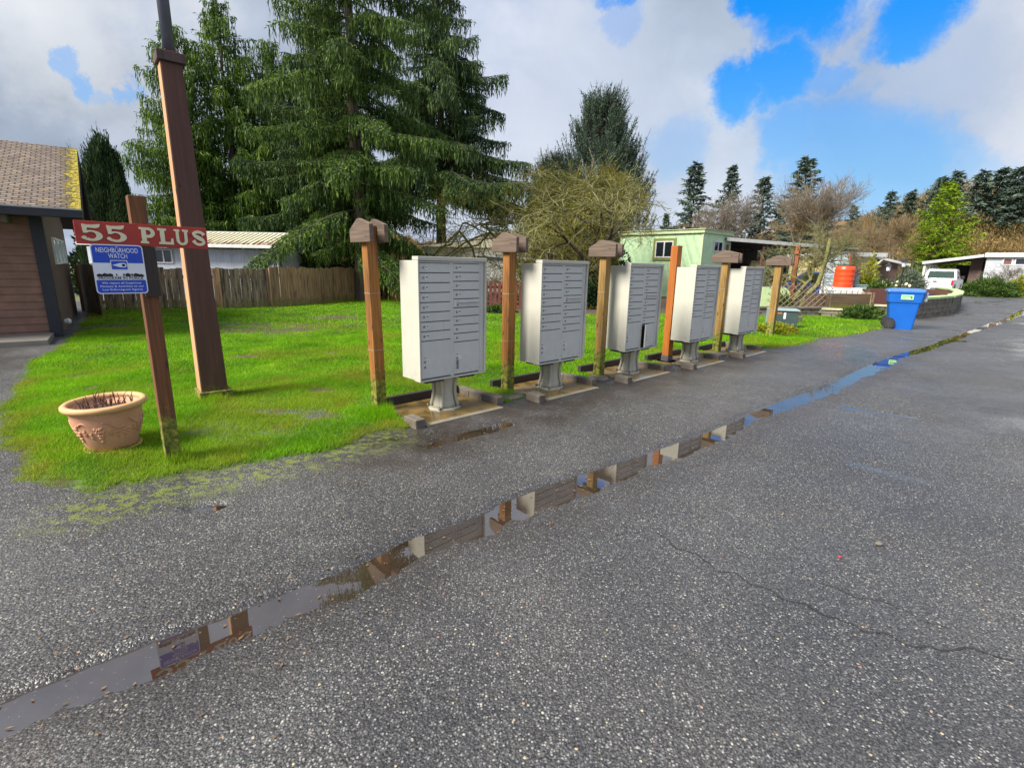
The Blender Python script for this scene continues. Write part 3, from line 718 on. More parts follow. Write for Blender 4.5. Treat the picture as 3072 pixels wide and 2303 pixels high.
# taller tufts around posts and along the curbs
for px, py, rad in ((1140, 1250, .28), (2308, 1020, .35), (525, 1395, .12), (1522, 1190, .15), (648, 1212, .15)):
    c = G(px, py); d = np.hypot(bx - c[0], by - c[1]); hv *= 1 + (2.6 if px == 1140 else 1.6) * sstep(d + fbm(bx * 6, by * 6, 19, 2) * .2, rad, rad * .2)
bz = np.maximum(lawn_z(bx, by), 0) - .003
wv_ = np.stack([np.cos(th), np.sin(th)], 1) * (bw * (.7 + .6 * r.random(nb)))[:, None] / 2
V = np.empty((nb, 3, 3), np.float32); V[:, 0, :2] = np.stack([bx, by], 1) - wv_; V[:, 1, :2] = np.stack([bx, by], 1) + wv_; V[:, 2, :2] = np.stack([bx, by], 1) + ln
V[:, 0, 2] = bz; V[:, 1, 2] = bz; V[:, 2, 2] = bz + hv
me = npmesh('grass', V, np.arange(nb * 3), 3)
sdb = sdist(bx, by); dry = np.clip(.75 * sstep(sdb + fbm(bx * 3, by * 3, 88, 3) * .5, .30, .0) * sstep(fbm(bx * 1.2, by * 1.2, 89, 3), -.2, .2), 0, .8)
dry += .40 * sstep(fbm(bx * .8, by * .8, 95, 3), .05, .22) + .25 * sstep(fbm(bx * 3.5, by * 3.5, 97, 3), .08, .2)
at = me.attributes.new('dry', 'FLOAT', 'POINT'); at.data.foreach_set('value', np.repeat(np.clip(dry, 0, .85), 3).astype(np.float32))
tag(link('grass', me, M['grass']), 'bright green mown grass covering the lawn', 'grass', kind='stuff')

# ---------------------------------------------------------------- mail box units
W_, H_, D_, PZ = .775, 1.117, .278, .337
def door_panel(x0, x1, z0, z1, y=-.0065):
    b = MB(); b.box(x0, x1, y, .012, z0, z1); return b
def make_unit():
    root = thing('mailbox_unit', 'x', 'mailbox', (0, 0, 0), YAW, 'cluster mailboxes in a row along the road')
    OFF = .032
    z0, z1 = PZ, PZ + H_ - .036
    b = MB(); b.box(0.0, W_, .02, D_, z0 + .006, z1 - .0); b.build('cabinet', M['box'], root, bevel=.006)
    # hood: frame that stands proud round the door face
    h = MB(); h.box(-.003, W_ + .003, -.034, .062, z1 + .002, z1 + .036); h.box(-.003, .014, -.030, .062, z0, z1 + .001); h.box(W_ - .014, W_ + .003, -.030, .062, z0, z1 + .001)
    h.box(.0145, W_ - .0145, -.026, .06, z0 - .002, z0 + .012); h.build('hood', M['box'], root, bevel=.004)
    g = MB(); g.box(.017, W_ - .017, .0, .018, z0 + .013, z1 - .001); g.build('door_frame', M['gapgrey'], root)
    mb_ = MB(); mb_.box(.017, .029, -.004, -.0005, z0 + .013, z1 - .001).box(.356, .394, -.004, -.0005, z0 + .013, z1 - .001).box(.701, W_ - .061, -.004, -.0005, z0 + .013, z1 - .001).box(W_ - .051, W_ - .017, -.004, -.0005, z0 + .013, z1 - .001).box(.0295, .3555, -.004, -.0005, z1 - .0165, z1 - .001).box(.3945, .7005, -.004, -.0005, z1 - .0165, z1 - .001).build('frame_trim', M['door'], root)
    k = MB(); k.box(.035, .06, -.008, .004, z0 + .02, z1 - .02) if False else None
    # right hand flange strips
    s = MB(); s.box(W_ - .060, W_ - .052, -.008, -.001, z0 + .02, z1 - .01); s.build('edge_strip', M['door'], root)
    xl0, xl1, xr0, xr1 = .03, .355, .395, .700
    top = z1 - .018; rowh = .0865
    tagm = [MB().box(0, .028, -.002, 0, -.014, .014).mesh('number_tag')]
    lockm = MB(); lockm.prism([(.009 * math.cos(a), .009 * math.sin(a)) for a in np.linspace(0, 2 * math.pi, 11)[:-1]], -.007, 0); lockm = lockm.mesh('lock')
    holes = MB(); holes.box(-.0015, .0015, -.0085, -.0072, -.004, .004)
    doors = []
    def add_door(x0, x1, za, zb, num, kind='small'):
        d = door_panel(x0, x1, za + .0045, zb - .0045).build('parcel_door' if kind == 'parcel' else 'mail_door', M['door'], root, bevel=.0025)
        if kind == 'small': lz_ = za + (zb - za) * .52
        else: lz_ = za + .16 if kind == 'parcel' else za + .035
        lo = link('lock', lockm, None, d); lo.location = (x0 + .035, -.007, lz_)
        if kind == 'parcel': lo2 = link('lock', lockm, None, d); lo2.location = (x0 + .035, -.007, lz_ - .05); q = MB().box(x0 + .022, x0 + .048, -.0072, -.0062, lz_ + .034, lz_ + .038).build('label', M['ink'], d)
        if num:
            tg = link('number_tag', tagm[0], None, d); tg.location = (x0 + .056, -.0065, lz_ + .003)
            tm = text_mesh('number', num, .022, .0003, .0006); t = link('number', tm, M['ink'], d); upright(t, x0 + .070, -.0095, lz_ + .003)
        return d
    lockm.materials.append(M['steel']); tagm[0].materials.append(M['tag'])
    for i in range(8): add_door(xl0, xl1, top - (i + 1) * rowh, top - i * rowh, '4%d' % (i + 1))
    add_door(xl0, xl1, z0 + .022, top - 8 * rowh, '2', 'parcel')
    zc = top
    rowr = .081
    for i, nlab in enumerate(('49', '50', '51', '52', None, '53', '54', '', '')):
        hgt = rowr
        if nlab is None:
            d = door_panel(xr0, xr1, zc - hgt + .0045, zc - .0045).build('outgoing_mail_door', M['door'], root, bevel=.0025)
            MB().prism([(-.006, zc - .012), (-.03, zc - .026), (-.03, zc - .032), (-.006, zc - .032)], xr0 + .045, xr1 - .008, 'yz').build('slot_hood', M['box'], d)
            lo = link('lock', lockm, None, d); lo.location = (xr0 + .045, -.007, zc - .055)
            MB().box(xr0 + .012, xr0 + .022, -.0075, -.006, zc - .062, zc - .052).box(xr0 + .012, xr0 + .022, -.0075, -.006, zc - .042, zc - .034).box(xr0 + .066, xr0 + .078, -.0075, -.006, zc - .062, zc - .054).box(xr0 + .066, xr0 + .078, -.0075, -.006, zc - .046, zc - .038).build('label', M['tag'], d)
        else: add_door(xr0, xr1, zc - hgt, zc, nlab)
        zc -= hgt
    pd = add_door(xr0, xr1, z0 + .022, zc, '1', 'parcel')
    # pedestal with a waisted ribbed shape
    p = MB(); prof = [(.115, .012), (.112, .05), (.098, .10), (.088, .17), (.090, .24), (.104, .30), (.118, PZ - .004)]
    p.lathe(prof, 28, 1.0, .92, (W_ / 2, D_ / 2 + .01))
    for sx_ in (-1, 1):
        for sy_ in (-1, 1):
            pts = [(W_ / 2 + sx_ * (r_ + .012) * .76, D_ / 2 + .01 + sy_ * (r_ + .012) * .70, z) for r_, z in prof]; p.tube(pts, [.018] * 7, 6)
    p.build('pedestal', M['pedestal'], root, smooth=True)
    q = MB(); q.lathe([(.172, .0), (.172, .012), (.155, .018)], 8, 1.0, .9, (W_ / 2, D_ / 2 + .01)); q.build('base_plate', M['pedestal'], root)
    for sx_, sy_ in ((-.128, -.1), (.128, -.1), (-.128, .1), (.128, .1)):
        MB().lathe([(.014, .018), (.014, .034), (.008, .036), (.008, .046)], 6, 1, 1, (W_ / 2 + sx_, D_ / 2 + .01 + sy_)).build('anchor_bolt', M['steel'], root)
    br = MB(); br.box(.10, .30, .03, .27, z0 - .032, z0 - .004).box(.50, .68, .03, .27, z0 - .032, z0 - .004).box(.24, .54, .06, .25, z0 - .02, z0 + .0); br.build('mounting_bracket', M['darkmetal'], root)
    return root, pd
unit0, pd0 = make_unit()
ULAB = ['first and nearest grey cluster mailbox with a key hanging from its lower door', 'second nearest grey cluster mailbox between the first two capped mossy posts after it',
        'middle grey cluster mailbox with its lower right parcel door hanging open', 'fourth grey cluster mailbox just beyond the bare orange post', 'farthest grey cluster mailbox beside the dark green utility box']
ULAB[1] = 'second nearest grey cluster mailbox, closed, between two gable capped posts'
units = []
for i, o_ in enumerate(ORI):
    c = unit0 if i == 0 else copy_tree(unit0)
    c.location = (o_[0] - .033 * N[0], o_[1] - .033 * N[1], .03); c['label'] = ULAB[i]; units.append(c)
unit0_pd = [ch for ch in units[0].children if ch.name.startswith('parcel_door')]
# keys in the first unit
kd = unit0_pd[-1]
kb = MB(); kb.prism([(.43 + .011 * math.cos(a), PZ + .155 + .011 * math.sin(a)) for a in np.linspace(0, 6.283, 9)[:-1]], -.022, -.016); kb.box(.424, .436, -.024, -.014, PZ + .09, PZ + .146).box(.421, .439, -.021, -.017, PZ + .075, PZ + .092)
kb.build('key', M['steel'], kd)
lab = MB().box(.46, .61, -.0315, -.0302, PZ + H_ - .036 - .018 - 4 * .081 - .0315, PZ + H_ - .036 - .018 - 4 * .081 - .0265).build('label', M['bluelabel'], units[0])
# open door on the third
for ch in list(units[2].children):
    if ch.name.startswith('parcel_door') and any(True for _ in [0]):
        xs = [v.co.x for v in ch.data.vertices]
        if min(xs) > .38:
            hx = max(xs); ang = R(-11) ; ch.data = ch.data
            ch.matrix_local = Matrix.Translation((hx, -.004, 0)) @ Matrix.Rotation(-ang, 4, 'Z') @ Matrix.Translation((-hx, .004, 0))
            ch['label'] = 'open lower right parcel door'
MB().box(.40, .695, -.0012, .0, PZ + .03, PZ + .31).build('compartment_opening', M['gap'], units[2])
# concrete pads and curbs
PLAB = ['orange stained concrete pad under the nearest mailbox, edge facing the road', 'wet brown concrete pad under the second nearest mailbox', 'brown concrete pad under the middle mailbox with the open door', 'concrete pad under the mailbox beyond the bare orange post', 'concrete pad under the farthest mailbox']
for i, c in enumerate(PC):
    t = thing('concrete_pad', PLAB[i], 'concrete pad', (c[0], c[1], 0), YAW, 'concrete pads under the mailboxes')
    MB().box(-.46, .46, -.36, .40, -.04, .030).build('slab', M['pad'], t, bevel=.006)
    cb = thing('pad_curb', ['dark timber and grey block curb round the nearest mailbox pad', 'timber and block curb round the pad of the second mailbox', 'curb round the pad of the middle mailbox', 'curb round the pad of the fourth mailbox', 'curb round the pad of the farthest mailbox'][i], 'curb', (c[0], c[1], 0), YAW, 'curbs round the mailbox pads')
    MB().box(-.56, .47, .405, .46, -.03, .115).build('timber', M['curbdark'], cb, bevel=.006)
    for k in range(3):
        y1 = .46 - k * .235; MB().box(.475, .565, y1 - .228, y1, -.03, .095 + .006 * ((k * 7) % 3 - 1)).build('block', M['curb'], cb, bevel=.008)
    MB().box(-.575, -.475, -.36, -.16, -.03, .095).build('block', M['curb'], cb, bevel=.008)
# ---------------------------------------------------------------- capped posts between the mail boxes
def make_post(label, px, py, topz, mat, wmat, w=.098, cap=True, yaw=YAW, dims=(.44, .2), tilt=None):
    g = G(px, py); t = thing('wood_post', label, 'post', (g[0], g[1], 0), yaw, 'wooden posts standing between the mailboxes', tilt)
    b = MB(); b.box(-w / 2, w / 2, -w / 2, w / 2, -.02, topz); b.build('post_shaft', mat, t, bevel=.006)
    for zb_ in (topz * .36, topz * .66):
        o = w / 2 + .0015; q = MB(); q.box(-o, o, -o, o, zb_, zb_ + .006); q.build('wire_band', M['lattpost'], t)
    if cap:
        L, hh = dims
        prof = [(-L / 2, topz - .145), (L / 2, topz - .145), (L / 2, topz - .035), (L * .09, topz + .055), (L * .02, topz + .058), (-L * .38, topz + .018), (-L / 2, topz + .005)]
        for s in (-1, 1):
            a = s * (w / 2 + .001); b2 = s * (w / 2 + .042)
            MB().prism([(q[0] + s * .006, q[1]) for q in prof], min(a, b2), max(a, b2), 'yz').build('cap_board', wmat, t, bevel=.005)
    return t
def ztop(px, py, gx_, gy_): g = G(gx_, gy_); return A(px, py, g[1])[2]
z1t = ztop(1110, 720, 1140, 1245)
make_post('nearest capped post with a chewed mossy foot, left of the nearest mailbox', 1140, 1240, ztop(1140, 660, 1140, 1240) - .05, M['post'], M['capwood'], .105, dims=(.37, .2), tilt=(0, R(-1.2)))
make_post('capped post with a mossy collar between the nearest and second mailbox', 1522, 1183, ztop(1522, 700, 1522, 1183) - .05, M['post'], M['capwood'], .105, dims=(.38, .2))
make_post('capped post between the second and the middle mailbox', 1795, 1135, ztop(1795, 722, 1795, 1135) - .05, M['postdark'], M['capwood'], .105, dims=(.41, .2))
make_post('capped yellow green post between the fourth and farthest mailbox', 2148, 1062, ztop(2160, 752, 2148, 1062) - .05, M['postdark'], M['capwood'], .11, dims=(.45, .2))
make_post('farthest capped post, yellowish, beyond the row of mailboxes beside the utility box', 2308, 1017, ztop(2345, 768, 2308, 1017) - .05, M['postdark'], M['capwood'], .13, dims=(.5, .2))
g = G(1999, 1087)
t = thing('wood_post', 'bare orange stained post without a cap, on a grey sleeve', 'post', (g[0], g[1], 0), YAW, 'wooden posts standing between the mailboxes')
zt = ztop(2015, 737, 1999, 1087)
MB().box(-.066, .066, -.055, .055, .115, zt).build('post_shaft', M['orange'], t, bevel=.005)
MB().box(-.071, .071, -.06, .06, .03, .114).build('metal_sleeve', plain('grey sleeve', (.10, .10, .12), .5, .3), t, bevel=.003)
MB().lathe([(.17, -.03), (.17, .028), (.15, .030)], 24).build('round_footing', M['concrete'], t)
for px, py, rr, lb in ((1524, 1192, .17, 'mossy round concrete collar at the foot of the post right of the nearest mailbox'), (1795, 1140, .14, 'round concrete collar at the foot of the post right of the second mailbox'), (2148, 1066, .16, 'round concrete collar at the foot of the post left of the farthest mailbox')):
    g = G(px, py); o = MB().lathe([(rr, -.03), (rr * 1.0, .03), (rr * .85, .045), (rr * .5, .05)], 18).build('post_collar', M['curb'], None); o.location = (g[0], g[1], 0)
    tag(o, lb, 'collar', 'round collars at the feet of posts')
# small debris at the first post foot
g = G(1100, 1300)

# ---------------------------------------------------------------- sign post with the two signs
SP = np.array([-2.40, 3.33]); SY = 44.0
t = thing('sign_post', 'leaning brown sign post with a mossy foot beside the flower pot', 'post', (SP[0], SP[1], 0), SY, tilt=(0, R(1.2)))
MB().box(-.045, .045, -.045, .045, -.02, 1.80).build('post_shaft', M['signpost'], t, bevel=.004)
t.rotation_euler = (0, 0, R(SY))
su = np.array([math.cos(R(SY)), math.sin(R(SY))]); sn = np.array([su[1], -su[0]])
S0 = SP + sn * .052
def spt(px, py): return hit(px, py, S0, su)
tl, tr_, br_, bl = spt(218, 659.5), spt(617, 685), spt(624, 748), spt(229, 730.5)
sg = thing('letter_sign', 'red board sign reading 55 PLUS in cream letters on the sign post', 'sign', (S0[0], S0[1], 0), SY)
MB().prism([tl, tr_, br_, bl], -.010, .006).build('board', M['red'], sg, bevel=.002)
def arc(cx, cy, rx, ry, a0, a1, n=14): return [(cx + rx * math.cos(R(a)), cy + ry * math.sin(R(a))) for a in np.linspace(a0, a1, n)]
def stroke(path, wid):
    p = np.array(path, float); d = np.gradient(p, axis=0); d /= np.linalg.norm(d, axis=1, keepdims=True); s = np.stack([-d[:, 1], d[:, 0]], 1); w = np.array(wid)[:, None] / 2
    return [tuple(q) for q in (p + s * w)] + [tuple(q) for q in (p - s * w)[::-1]]
five = [(.10, 1.0), (.30, .96), (.55, .98), (.86, 1.04), (.80, .84), (.66, .77), (.30, .79), (.28, .62)] + arc(.44, .32, .46, .32, 108, -160, 22) + [(.06, .12), (.05, .25), (.16, .30), (.24, .22), (.27, .13)] + arc(.44, .34, .20, .21, -140, 125, 16) + [(.26, .47), (.12, .47)]
Pg = [[(0, 0), (.46, 0), (.46, .13), (.36, .14), (.36, .36), (.52, .36)] + arc(.52, .68, .34, .32, -90, 90, 14) + [(0, 1), (0, .87), (.10, .86), (.10, .14), (0, .13)], [(.36, .54), (.50, .54)] + arc(.50, .69, .13, .14, -80, 80, 10) + [(.50, .84), (.36, .84)]]
Lg = [[(0, 0), (.88, 0), (.88, .40), (.76, .40), (.72, .16), (.38, .16), (.38, .86), (.50, .87), (.50, 1), (0, 1), (0, .87), (.12, .86), (.12, .14), (0, .13)]]
Ug = [[(0, 1), (.36, 1), (.36, .88), (.30, .86), (.30, .34)] + arc(.48, .34, .18, .20, 180, 360, 12) + [(.66, .86), (.56, .88), (.56, 1), (.94, 1), (.94, .88), (.86, .86), (.86, .32)] + arc(.48, .32, .38, .33, 0, -180, 16) + [(.10, .86), (0, .88)]]
spth = [(.80, .72)] + arc(.46, .73, .30, .18, 25, 200, 10) + [(.30, .60), (.50, .50), (.68, .40)] + arc(.46, .27, .30, .18, 20, -160, 10) + [(.10, .34)]
Sg = [stroke(spth, [.26, .20] + [.18] * 9 + [.24, .28, .24] + [.18] * 9 + [.20, .26])]
tt = np.array(tl); trr = np.array(tr_); bll = np.array(bl); brr = np.array(br_)
def bpos(a, b): return (tt * (1 - a) + trr * a) * (1 - b) + (bll * (1 - a) + brr * a) * b
for gl, a0, a1 in (([five], .035, .185), ([five], .205, .355), (Pg, .455, .57), (Lg, .595, .712), (Ug, .725, .84), (Sg, .865, .985)):
    b1, b0 = bpos(a0, .86), bpos(a0, .14); e = bpos(a1, .86); hgt = b0[1] - b1[1]; wd_ = e[0] - b1[0]; mxx = max(x for g_ in gl for x, y in g_)
    pol = [[(x / mxx * wd_, y * hgt + x / mxx * (e[1] - b1[1])) for x, y in g_] for g_ in gl]
    o = link('letter', curve_mesh('letter', pol, .004), M['cream'], sg, bevel=0); upright(o, b1[0], -.0148, b1[1])
# neighbourhood watch plate
wtl, wtr, wbr, wbl = spt(267, 731), spt(421, 733), spt(442, 879), spt(284, 877)
ww = ((wtr[0] - wtl[0]) + (wbr[0] - wbl[0])) / 2; wh = ((wtl[1] - wbl[1]) + (wtr[1] - wbr[1])) / 2; wc = ((wtl[0] + wbr[0]) / 2, (wtl[1] + wbr[1]) / 2)
ws = thing('watch_sign', 'blue and white neighborhood watch metal sign below the red board', 'sign', (S0[0] + su[0] * wc[0] + sn[0] * .03, S0[1] + su[1] * wc[0] + sn[1] * .03, wc[1]), SY)
def rrect(w, h, r_, n=5):
    return sum([arc(sx * (w / 2 - r_), sy * (h / 2 - r_), r_, r_, a, a + 90, n) for sx, sy, a in ((1, 1, 0), (-1, 1, 90), (-1, -1, 180), (1, -1, 270))], [])
def flat(name, polys, mat, y, par, dep=.0003):
    o = link(name, curve_mesh(name, polys, dep), mat, par); upright(o, 0, y, 0); return o
flat('plate', [rrect(ww, wh, .02)], M['signwhite'], -.001, ws, .0009)
h2 = wh / 2; w2 = ww / 2 - .007
def hrect(x0, x1, y0, y1): return [(x0, y0), (x1, y0), (x1, y1), (x0, y1)]
top_ = [p for p in rrect(ww - .012, wh - .012, .016)]
def clip(pts, lo, hi): return [(x, min(max(y, lo), hi)) for x, y in pts]
def dedup(p):
    o = [p[0]]
    for q in p[1:]:
        if abs(q[0] - o[-1][0]) + abs(q[1] - o[-1][1]) > 1e-5: o.append(q)
    return o
yb = h2 - wh * .37; yl = -h2 + wh * .35; yl2 = -h2 + wh * .275
flat('blue_panel', [dedup(clip(top_, yb, 1))], M['signblue'], -.0025, ws)
flat('blue_panel', [dedup(clip(top_, -1, yl2))], M['signblue'], -.0025, ws)
flat('black_line', [hrect(-w2 + .003, w2 - .003, yl, yl + .002)], M['ink'], -.0025, ws); flat('black_line', [hrect(-w2 + .003, w2 - .003, yl2 + .001, yl2 + .003)], M['ink'], -.0025, ws)
for body, x, y, sz, wd_, mt, bo in (('NEIGHBORHOOD', 0, h2 - wh * .12, .040, ww * .80, 'signwhite', .0003), ('WATCH', 0, h2 - wh * .235, .040, ww * .36, 'signwhite', .0003), ('PROGRAM IN FORCE', 0, (yl + yl2) / 2 + .002, .019, ww * .86, 'ink', .0003),
                                   ('We report all Suspicious', 0, yl2 - .016, .017, ww * .76, 'signwhite', .0001), ('Persons & Activities to our', 0, yl2 - .036, .017, ww * .84, 'signwhite', .0001), ('Law Enforcement Agency', 0, yl2 - .056, .017, ww * .78, 'signwhite', .0001)):
    o = link('lettering', text_mesh('lettering', body, sz, .0002, bo, wd_), M[mt], ws); upright(o, x, -.0036, y)
ex, ey, ew, eh = .0, yb - .008, ww * .33, wh * .20
flat('emblem', [rrect(ew, eh, .005)], M['signwhite'], -.0034, ws).location.z = ey - .005
flat('emblem', [rrect(ew - .008, eh - .008, .003)], M['signblue'], -.0044, ws).location.z = ey - .005
eyep = [(-ew * .42, 0)] + [(x * ew, y * eh) for x, y in ((-.2, .10), (0, .2), (.2, .22))] + arc(ew * .24, 0, ew * .18, eh * .24, 80, -80, 9) + [(x * ew, -y * eh) for x, y in ((.2, .22), (0, .2), (-.2, .10))]
o = flat('emblem', [eyep], M['signwhite'], -.0054, ws); o.location.z = ey - .005
o = flat('emblem', [arc(ew * .24, 0, .0085, .0085, 0, 350, 14)], M['ink'], -.0064, ws); o.location.z = ey - .005
rr = random.Random(3); hs_ = []
for x in (-.40, -.30, -.20, .14, .30, .40):
    w_ = .048; bs = yl + .0025; hh = .006 + rr.random() * .009
    hs_.append([((x - .05) * ww, bs), ((x + .05) * ww, bs), ((x + .05) * ww, bs + hh), ((x + .062) * ww, bs + hh), (x * ww, bs + hh + .009), ((x - .062) * ww, bs + hh), ((x - .05) * ww, bs + hh)])
for i, p in enumerate(hs_): flat('house_drawing', [p], M['ink'], -.0028 - .0007 * (i % 2), ws)
for i, x in enumerate((-.25, .06, .22, -.08, .35)): flat('tree_drawing', [[(x * ww + q[0], yl + .012 + q[1]) for q in arc(0, 0, .0035 + .001 * (i % 3), .007, 0, 340, 9)]], M['ink'], -.0046, ws)
for x, y in ((.0, h2 - .018), (.005, -h2 + .02)):
    q = MB().lathe([(.008, -.001), (.007, .003), (.003, .004)], 10).build('bolt', M['steel'], ws, smooth=True); q.rotation_euler = (R(90), 0, 0); q.location = (x, -.0045, y)
bb = MB().box(-.03, .055, .0005, .028, 1.18, 1.49).build('backing_board', M['signdark'], None); bb.parent = t; bb.location = (0, -.075, 0)
# ---------------------------------------------------------------- lamp pole
L0 = np.array([-2.97, 4.97]); LY = 40.5; lu = np.array([math.cos(R(LY)), math.sin(R(LY))]); ln_ = np.array([lu[1], -lu[0]])
base_c = L0 + lu * (-.055) - ln_ * .155
t = thing('lamp_pole', 'tall square brown lamp pole with a grey pipe on top, standing in the lawn', 'lamp pole', (base_c[0], base_c[1], 0), LY)
t.rotation_euler = (0, 0, R(LY)); 
b = MB(); b.box(-.15, .15, -.15, .15, -.03, .115); b.build('base_block', M['blockwood'], t, bevel=.008)
n0 = MB(); zs = [.116, 3.05]
def sq(z, dx, w): return [(dx - w, -w, z), (dx + w, -w, z), (dx + w, w, z), (dx - w, w, z)]
def lofted(sections):
    m = MB()
    for s in sections: m.v += s
    for i in range(len(sections) - 1):
        for j in range(4): m.f.append((4 * i + j, 4 * i + (j + 1) % 4, 4 * i + 4 + (j + 1) % 4, 4 * i + 4 + j))
    k = 4 * (len(sections) - 1); m.f += [(3, 2, 1, 0), (k, k + 1, k + 2, k + 3)]; return m
pole_lean = -.028
lofted([sq(.116, -.005, .118), sq(1.5, -.005 + pole_lean * .5, .100), sq(3.12, -.005 + pole_lean, .082)]).build('shaft', M['lampwood'], t, bevel=.006)
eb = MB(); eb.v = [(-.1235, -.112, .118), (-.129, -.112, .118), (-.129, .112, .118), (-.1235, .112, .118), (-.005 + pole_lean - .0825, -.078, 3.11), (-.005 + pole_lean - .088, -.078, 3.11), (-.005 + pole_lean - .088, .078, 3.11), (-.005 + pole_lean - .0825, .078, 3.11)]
eb.f = [(0, 1, 2, 3), (7, 6, 5, 4)] + [(i, 4 + i, 4 + (i + 1) % 4, (i + 1) % 4) for i in range(4)]; eb.build('sunlit_side_strip', wood('sunlit bare wood side', (.62, .34, .17), (.48, .24, .12), moss=.3, mosstop=.2), t)  # added strip: bare wood tan, lightened to paint sunlight on the left face
MB().box(-.115 + pole_lean, .105 + pole_lean, -.11, .11, 3.121, 3.20).build('pole_cap', M['capblock'], t, bevel=.004)
MB().tube([(pole_lean, 0, 3.201), (pole_lean - .005, 0, 4.9)], .048, 16).build('pipe', M['pipe'], t, smooth=True)
MB().lathe([(.06, 4.88), (.17, 4.92), (.19, 5.1), (.12, 5.25)], 20, c=(pole_lean - .005, 0)).build('lamp_head', M['pipe'], t, smooth=True)
nest = MB(); rr = random.Random(9)
for i in range(26): a = rr.random() * 6.28; p = Vector((pole_lean + .07 * math.cos(a), .07 * math.sin(a), 3.21)); nest.beam(p, p + Vector((rr.uniform(-.07, .09), rr.uniform(-.07, .07), rr.uniform(0, .02))), .004)
nest.build('twig_debris', M['stem'], t)
# ---------------------------------------------------------------- flower pot
pc = G(312, 1362); pr = .118
t = thing('flower_pot', 'terracotta flower pot with grape relief holding dead stems on the grass', 'flower pot', (pc[0], pc[1] + .10, .02), 10)
prof = [(.145, .01), (.162, .03), (.190, .10), (.213, .17), (.226, .235), (.232, .285), (.236, .30)]
b = MB(); b.lathe(prof + [(.225, .30), (.20, .26), (.001, .255)], 48)
b.build('bowl', M['terracotta'], t, smooth=True)
b = MB(); b.lathe([(.232, .288), (.258, .292), (.272, .306), (.270, .322), (.255, .332), (.232, .330), (.222, .315), (.226, .292)], 48); b.f = b.f[:-2]
b.v = b.v; n_ = len(b.v); k = 48
for j in range(k): b.f.append((7 * k + j, 7 * k + (j + 1) % k, (j + 1) % k, j))
b.build('rim', M['rim'], t, smooth=True)
MB().lathe([(.165, -.004), (.19, .006), (.19, .02), (.15, .014)], 40).build('saucer', M['rim'], t, smooth=True)
rel = MB(); 
def rad_at(z): return float(np.interp(z, [p[1] for p in prof], [p[0] for p in prof]))
def onb(a, z, o=0.0): r_ = rad_at(z) + o; return (r_ * math.cos(a), r_ * math.sin(a), z)
ico = [(math.cos(a) * math.cos(e), math.sin(a) * math.cos(e), math.sin(e)) for e in (-.9, 0, .9) for a in np.linspace(0, 6.283, 7)[:-1]]
def berry(a, z, r_):
    c = onb(a, z, .001); n_ = len(rel.v)
    for e in (-1.2, -.5, .3, 1.2):
        for q in range(7):
            t_ = q / 7 * 6.283; rel.v.append((c[0] + r_ * math.cos(e) * math.cos(t_), c[1] + r_ * math.cos(e) * math.sin(t_), c[2] + r_ * math.sin(e)))
    for i in range(3):
        for q in range(7): rel.f.append((n_ + i * 7 + q, n_ + i * 7 + (q + 1) % 7, n_ + (i + 1) * 7 + (q + 1) % 7, n_ + (i + 1) * 7 + q))
    rel.f.append(tuple(range(n_ + 21, n_ + 28)))
rr = random.Random(5)
for kx in range(8):
    a0 = -1.57 - .55 + kx * 6.283 / 8
    for row_ in range(6):
        for cc_ in range(5 - row_ if row_ > 0 else 3):
            berry(a0 + (cc_ - (4 - row_) / 2) * .062 + rr.uniform(-.012, .012), .185 - row_ * .021 + rr.uniform(-.004, .004), .0105)
    pts = [onb(a0 + s_ * .78 + .1, .205 + .025 * math.sin(s_ * 6.0 + kx), .003) for s_ in np.linspace(0, 1, 12)]; rel.tube(pts, .0055, 6)
    for q in range(2):
        a1 = a0 + .30 + q * .2; zc_ = .16 - q * .02
        for ang in np.linspace(0, 6.283, 6)[:-1]: rel.tube([onb(a1, zc_, .001), onb(a1 + .075 * math.cos(ang), zc_ + .03 * math.sin(ang), .001)], [.007, .003], 5)
rel.build('grape_relief', M['terracotta'], t, smooth=True)
MB().lathe([(.218, .262), (.1, .275), (.001, .27)], 24).build('potting_soil', M['bed'], t)
st = MB()
for i in range(46):
    a = rr.random() * 6.28; r_ = .19 * math.sqrt(rr.random()); x, y = r_ * math.cos(a), r_ * math.sin(a); L = rr.uniform(.05, .115)
    st.tube([(x, y, .265), (x + rr.uniform(-.012, .012), y + rr.uniform(-.012, .012), .265 + L * .6), (x + rr.uniform(-.03, .03), y + rr.uniform(-.02, .02), .265 + L)], [.0045, .004, .002], 5)
st.build('dead_stems', M['stem'], t)
t.rotation_euler = (R(1.5), R(-1.0), R(10)); t.scale = (.95, .95, 1.12)

# ================================================================ buildings
def vec(d): return np.array([math.cos(R(d)), math.sin(R(d))])
# ---- brown clubhouse at the left
C0 = np.array([-8.15, 8.99]); GY = 38.0
hb = thing('clubhouse', 'brown clubhouse with mossy shingle roof and dark corner trim at the left edge', 'building', (C0[0], C0[1], 0), GY)
WL = 6.4
b = MB(); b.box(-WL, -.16, .06, 5.6, -.05, 2.25); b.build('wall_core', M['siding_brown'], hb)
b = MB(); zb = 0.0; k = 0
while zb < 2.2:
    b.prism([(.058, zb), (.028, zb), (.045, zb + .127), (.058, zb + .127)], -WL, -.171, 'yz'); zb += .13
b.build('lap_siding', M['siding_brown'], hb)
MB().box(-.17, .0, .0, .17, -.02, 2.12).build('corner_trim', M['trim_dark'], hb, bevel=.004)
sw = MB(); sw.v += [(-.04, .171, 0), (-.04, 5.6, 0), (-.04, 5.6, 2.2), (-.04, 2.9, 3.3), (-.04, .171, 2.2), (-.16, .171, 0), (-.16, 5.6, 0), (-.16, 5.6, 2.2), (-.16, 2.9, 3.3), (-.16, .171, 2.2)]
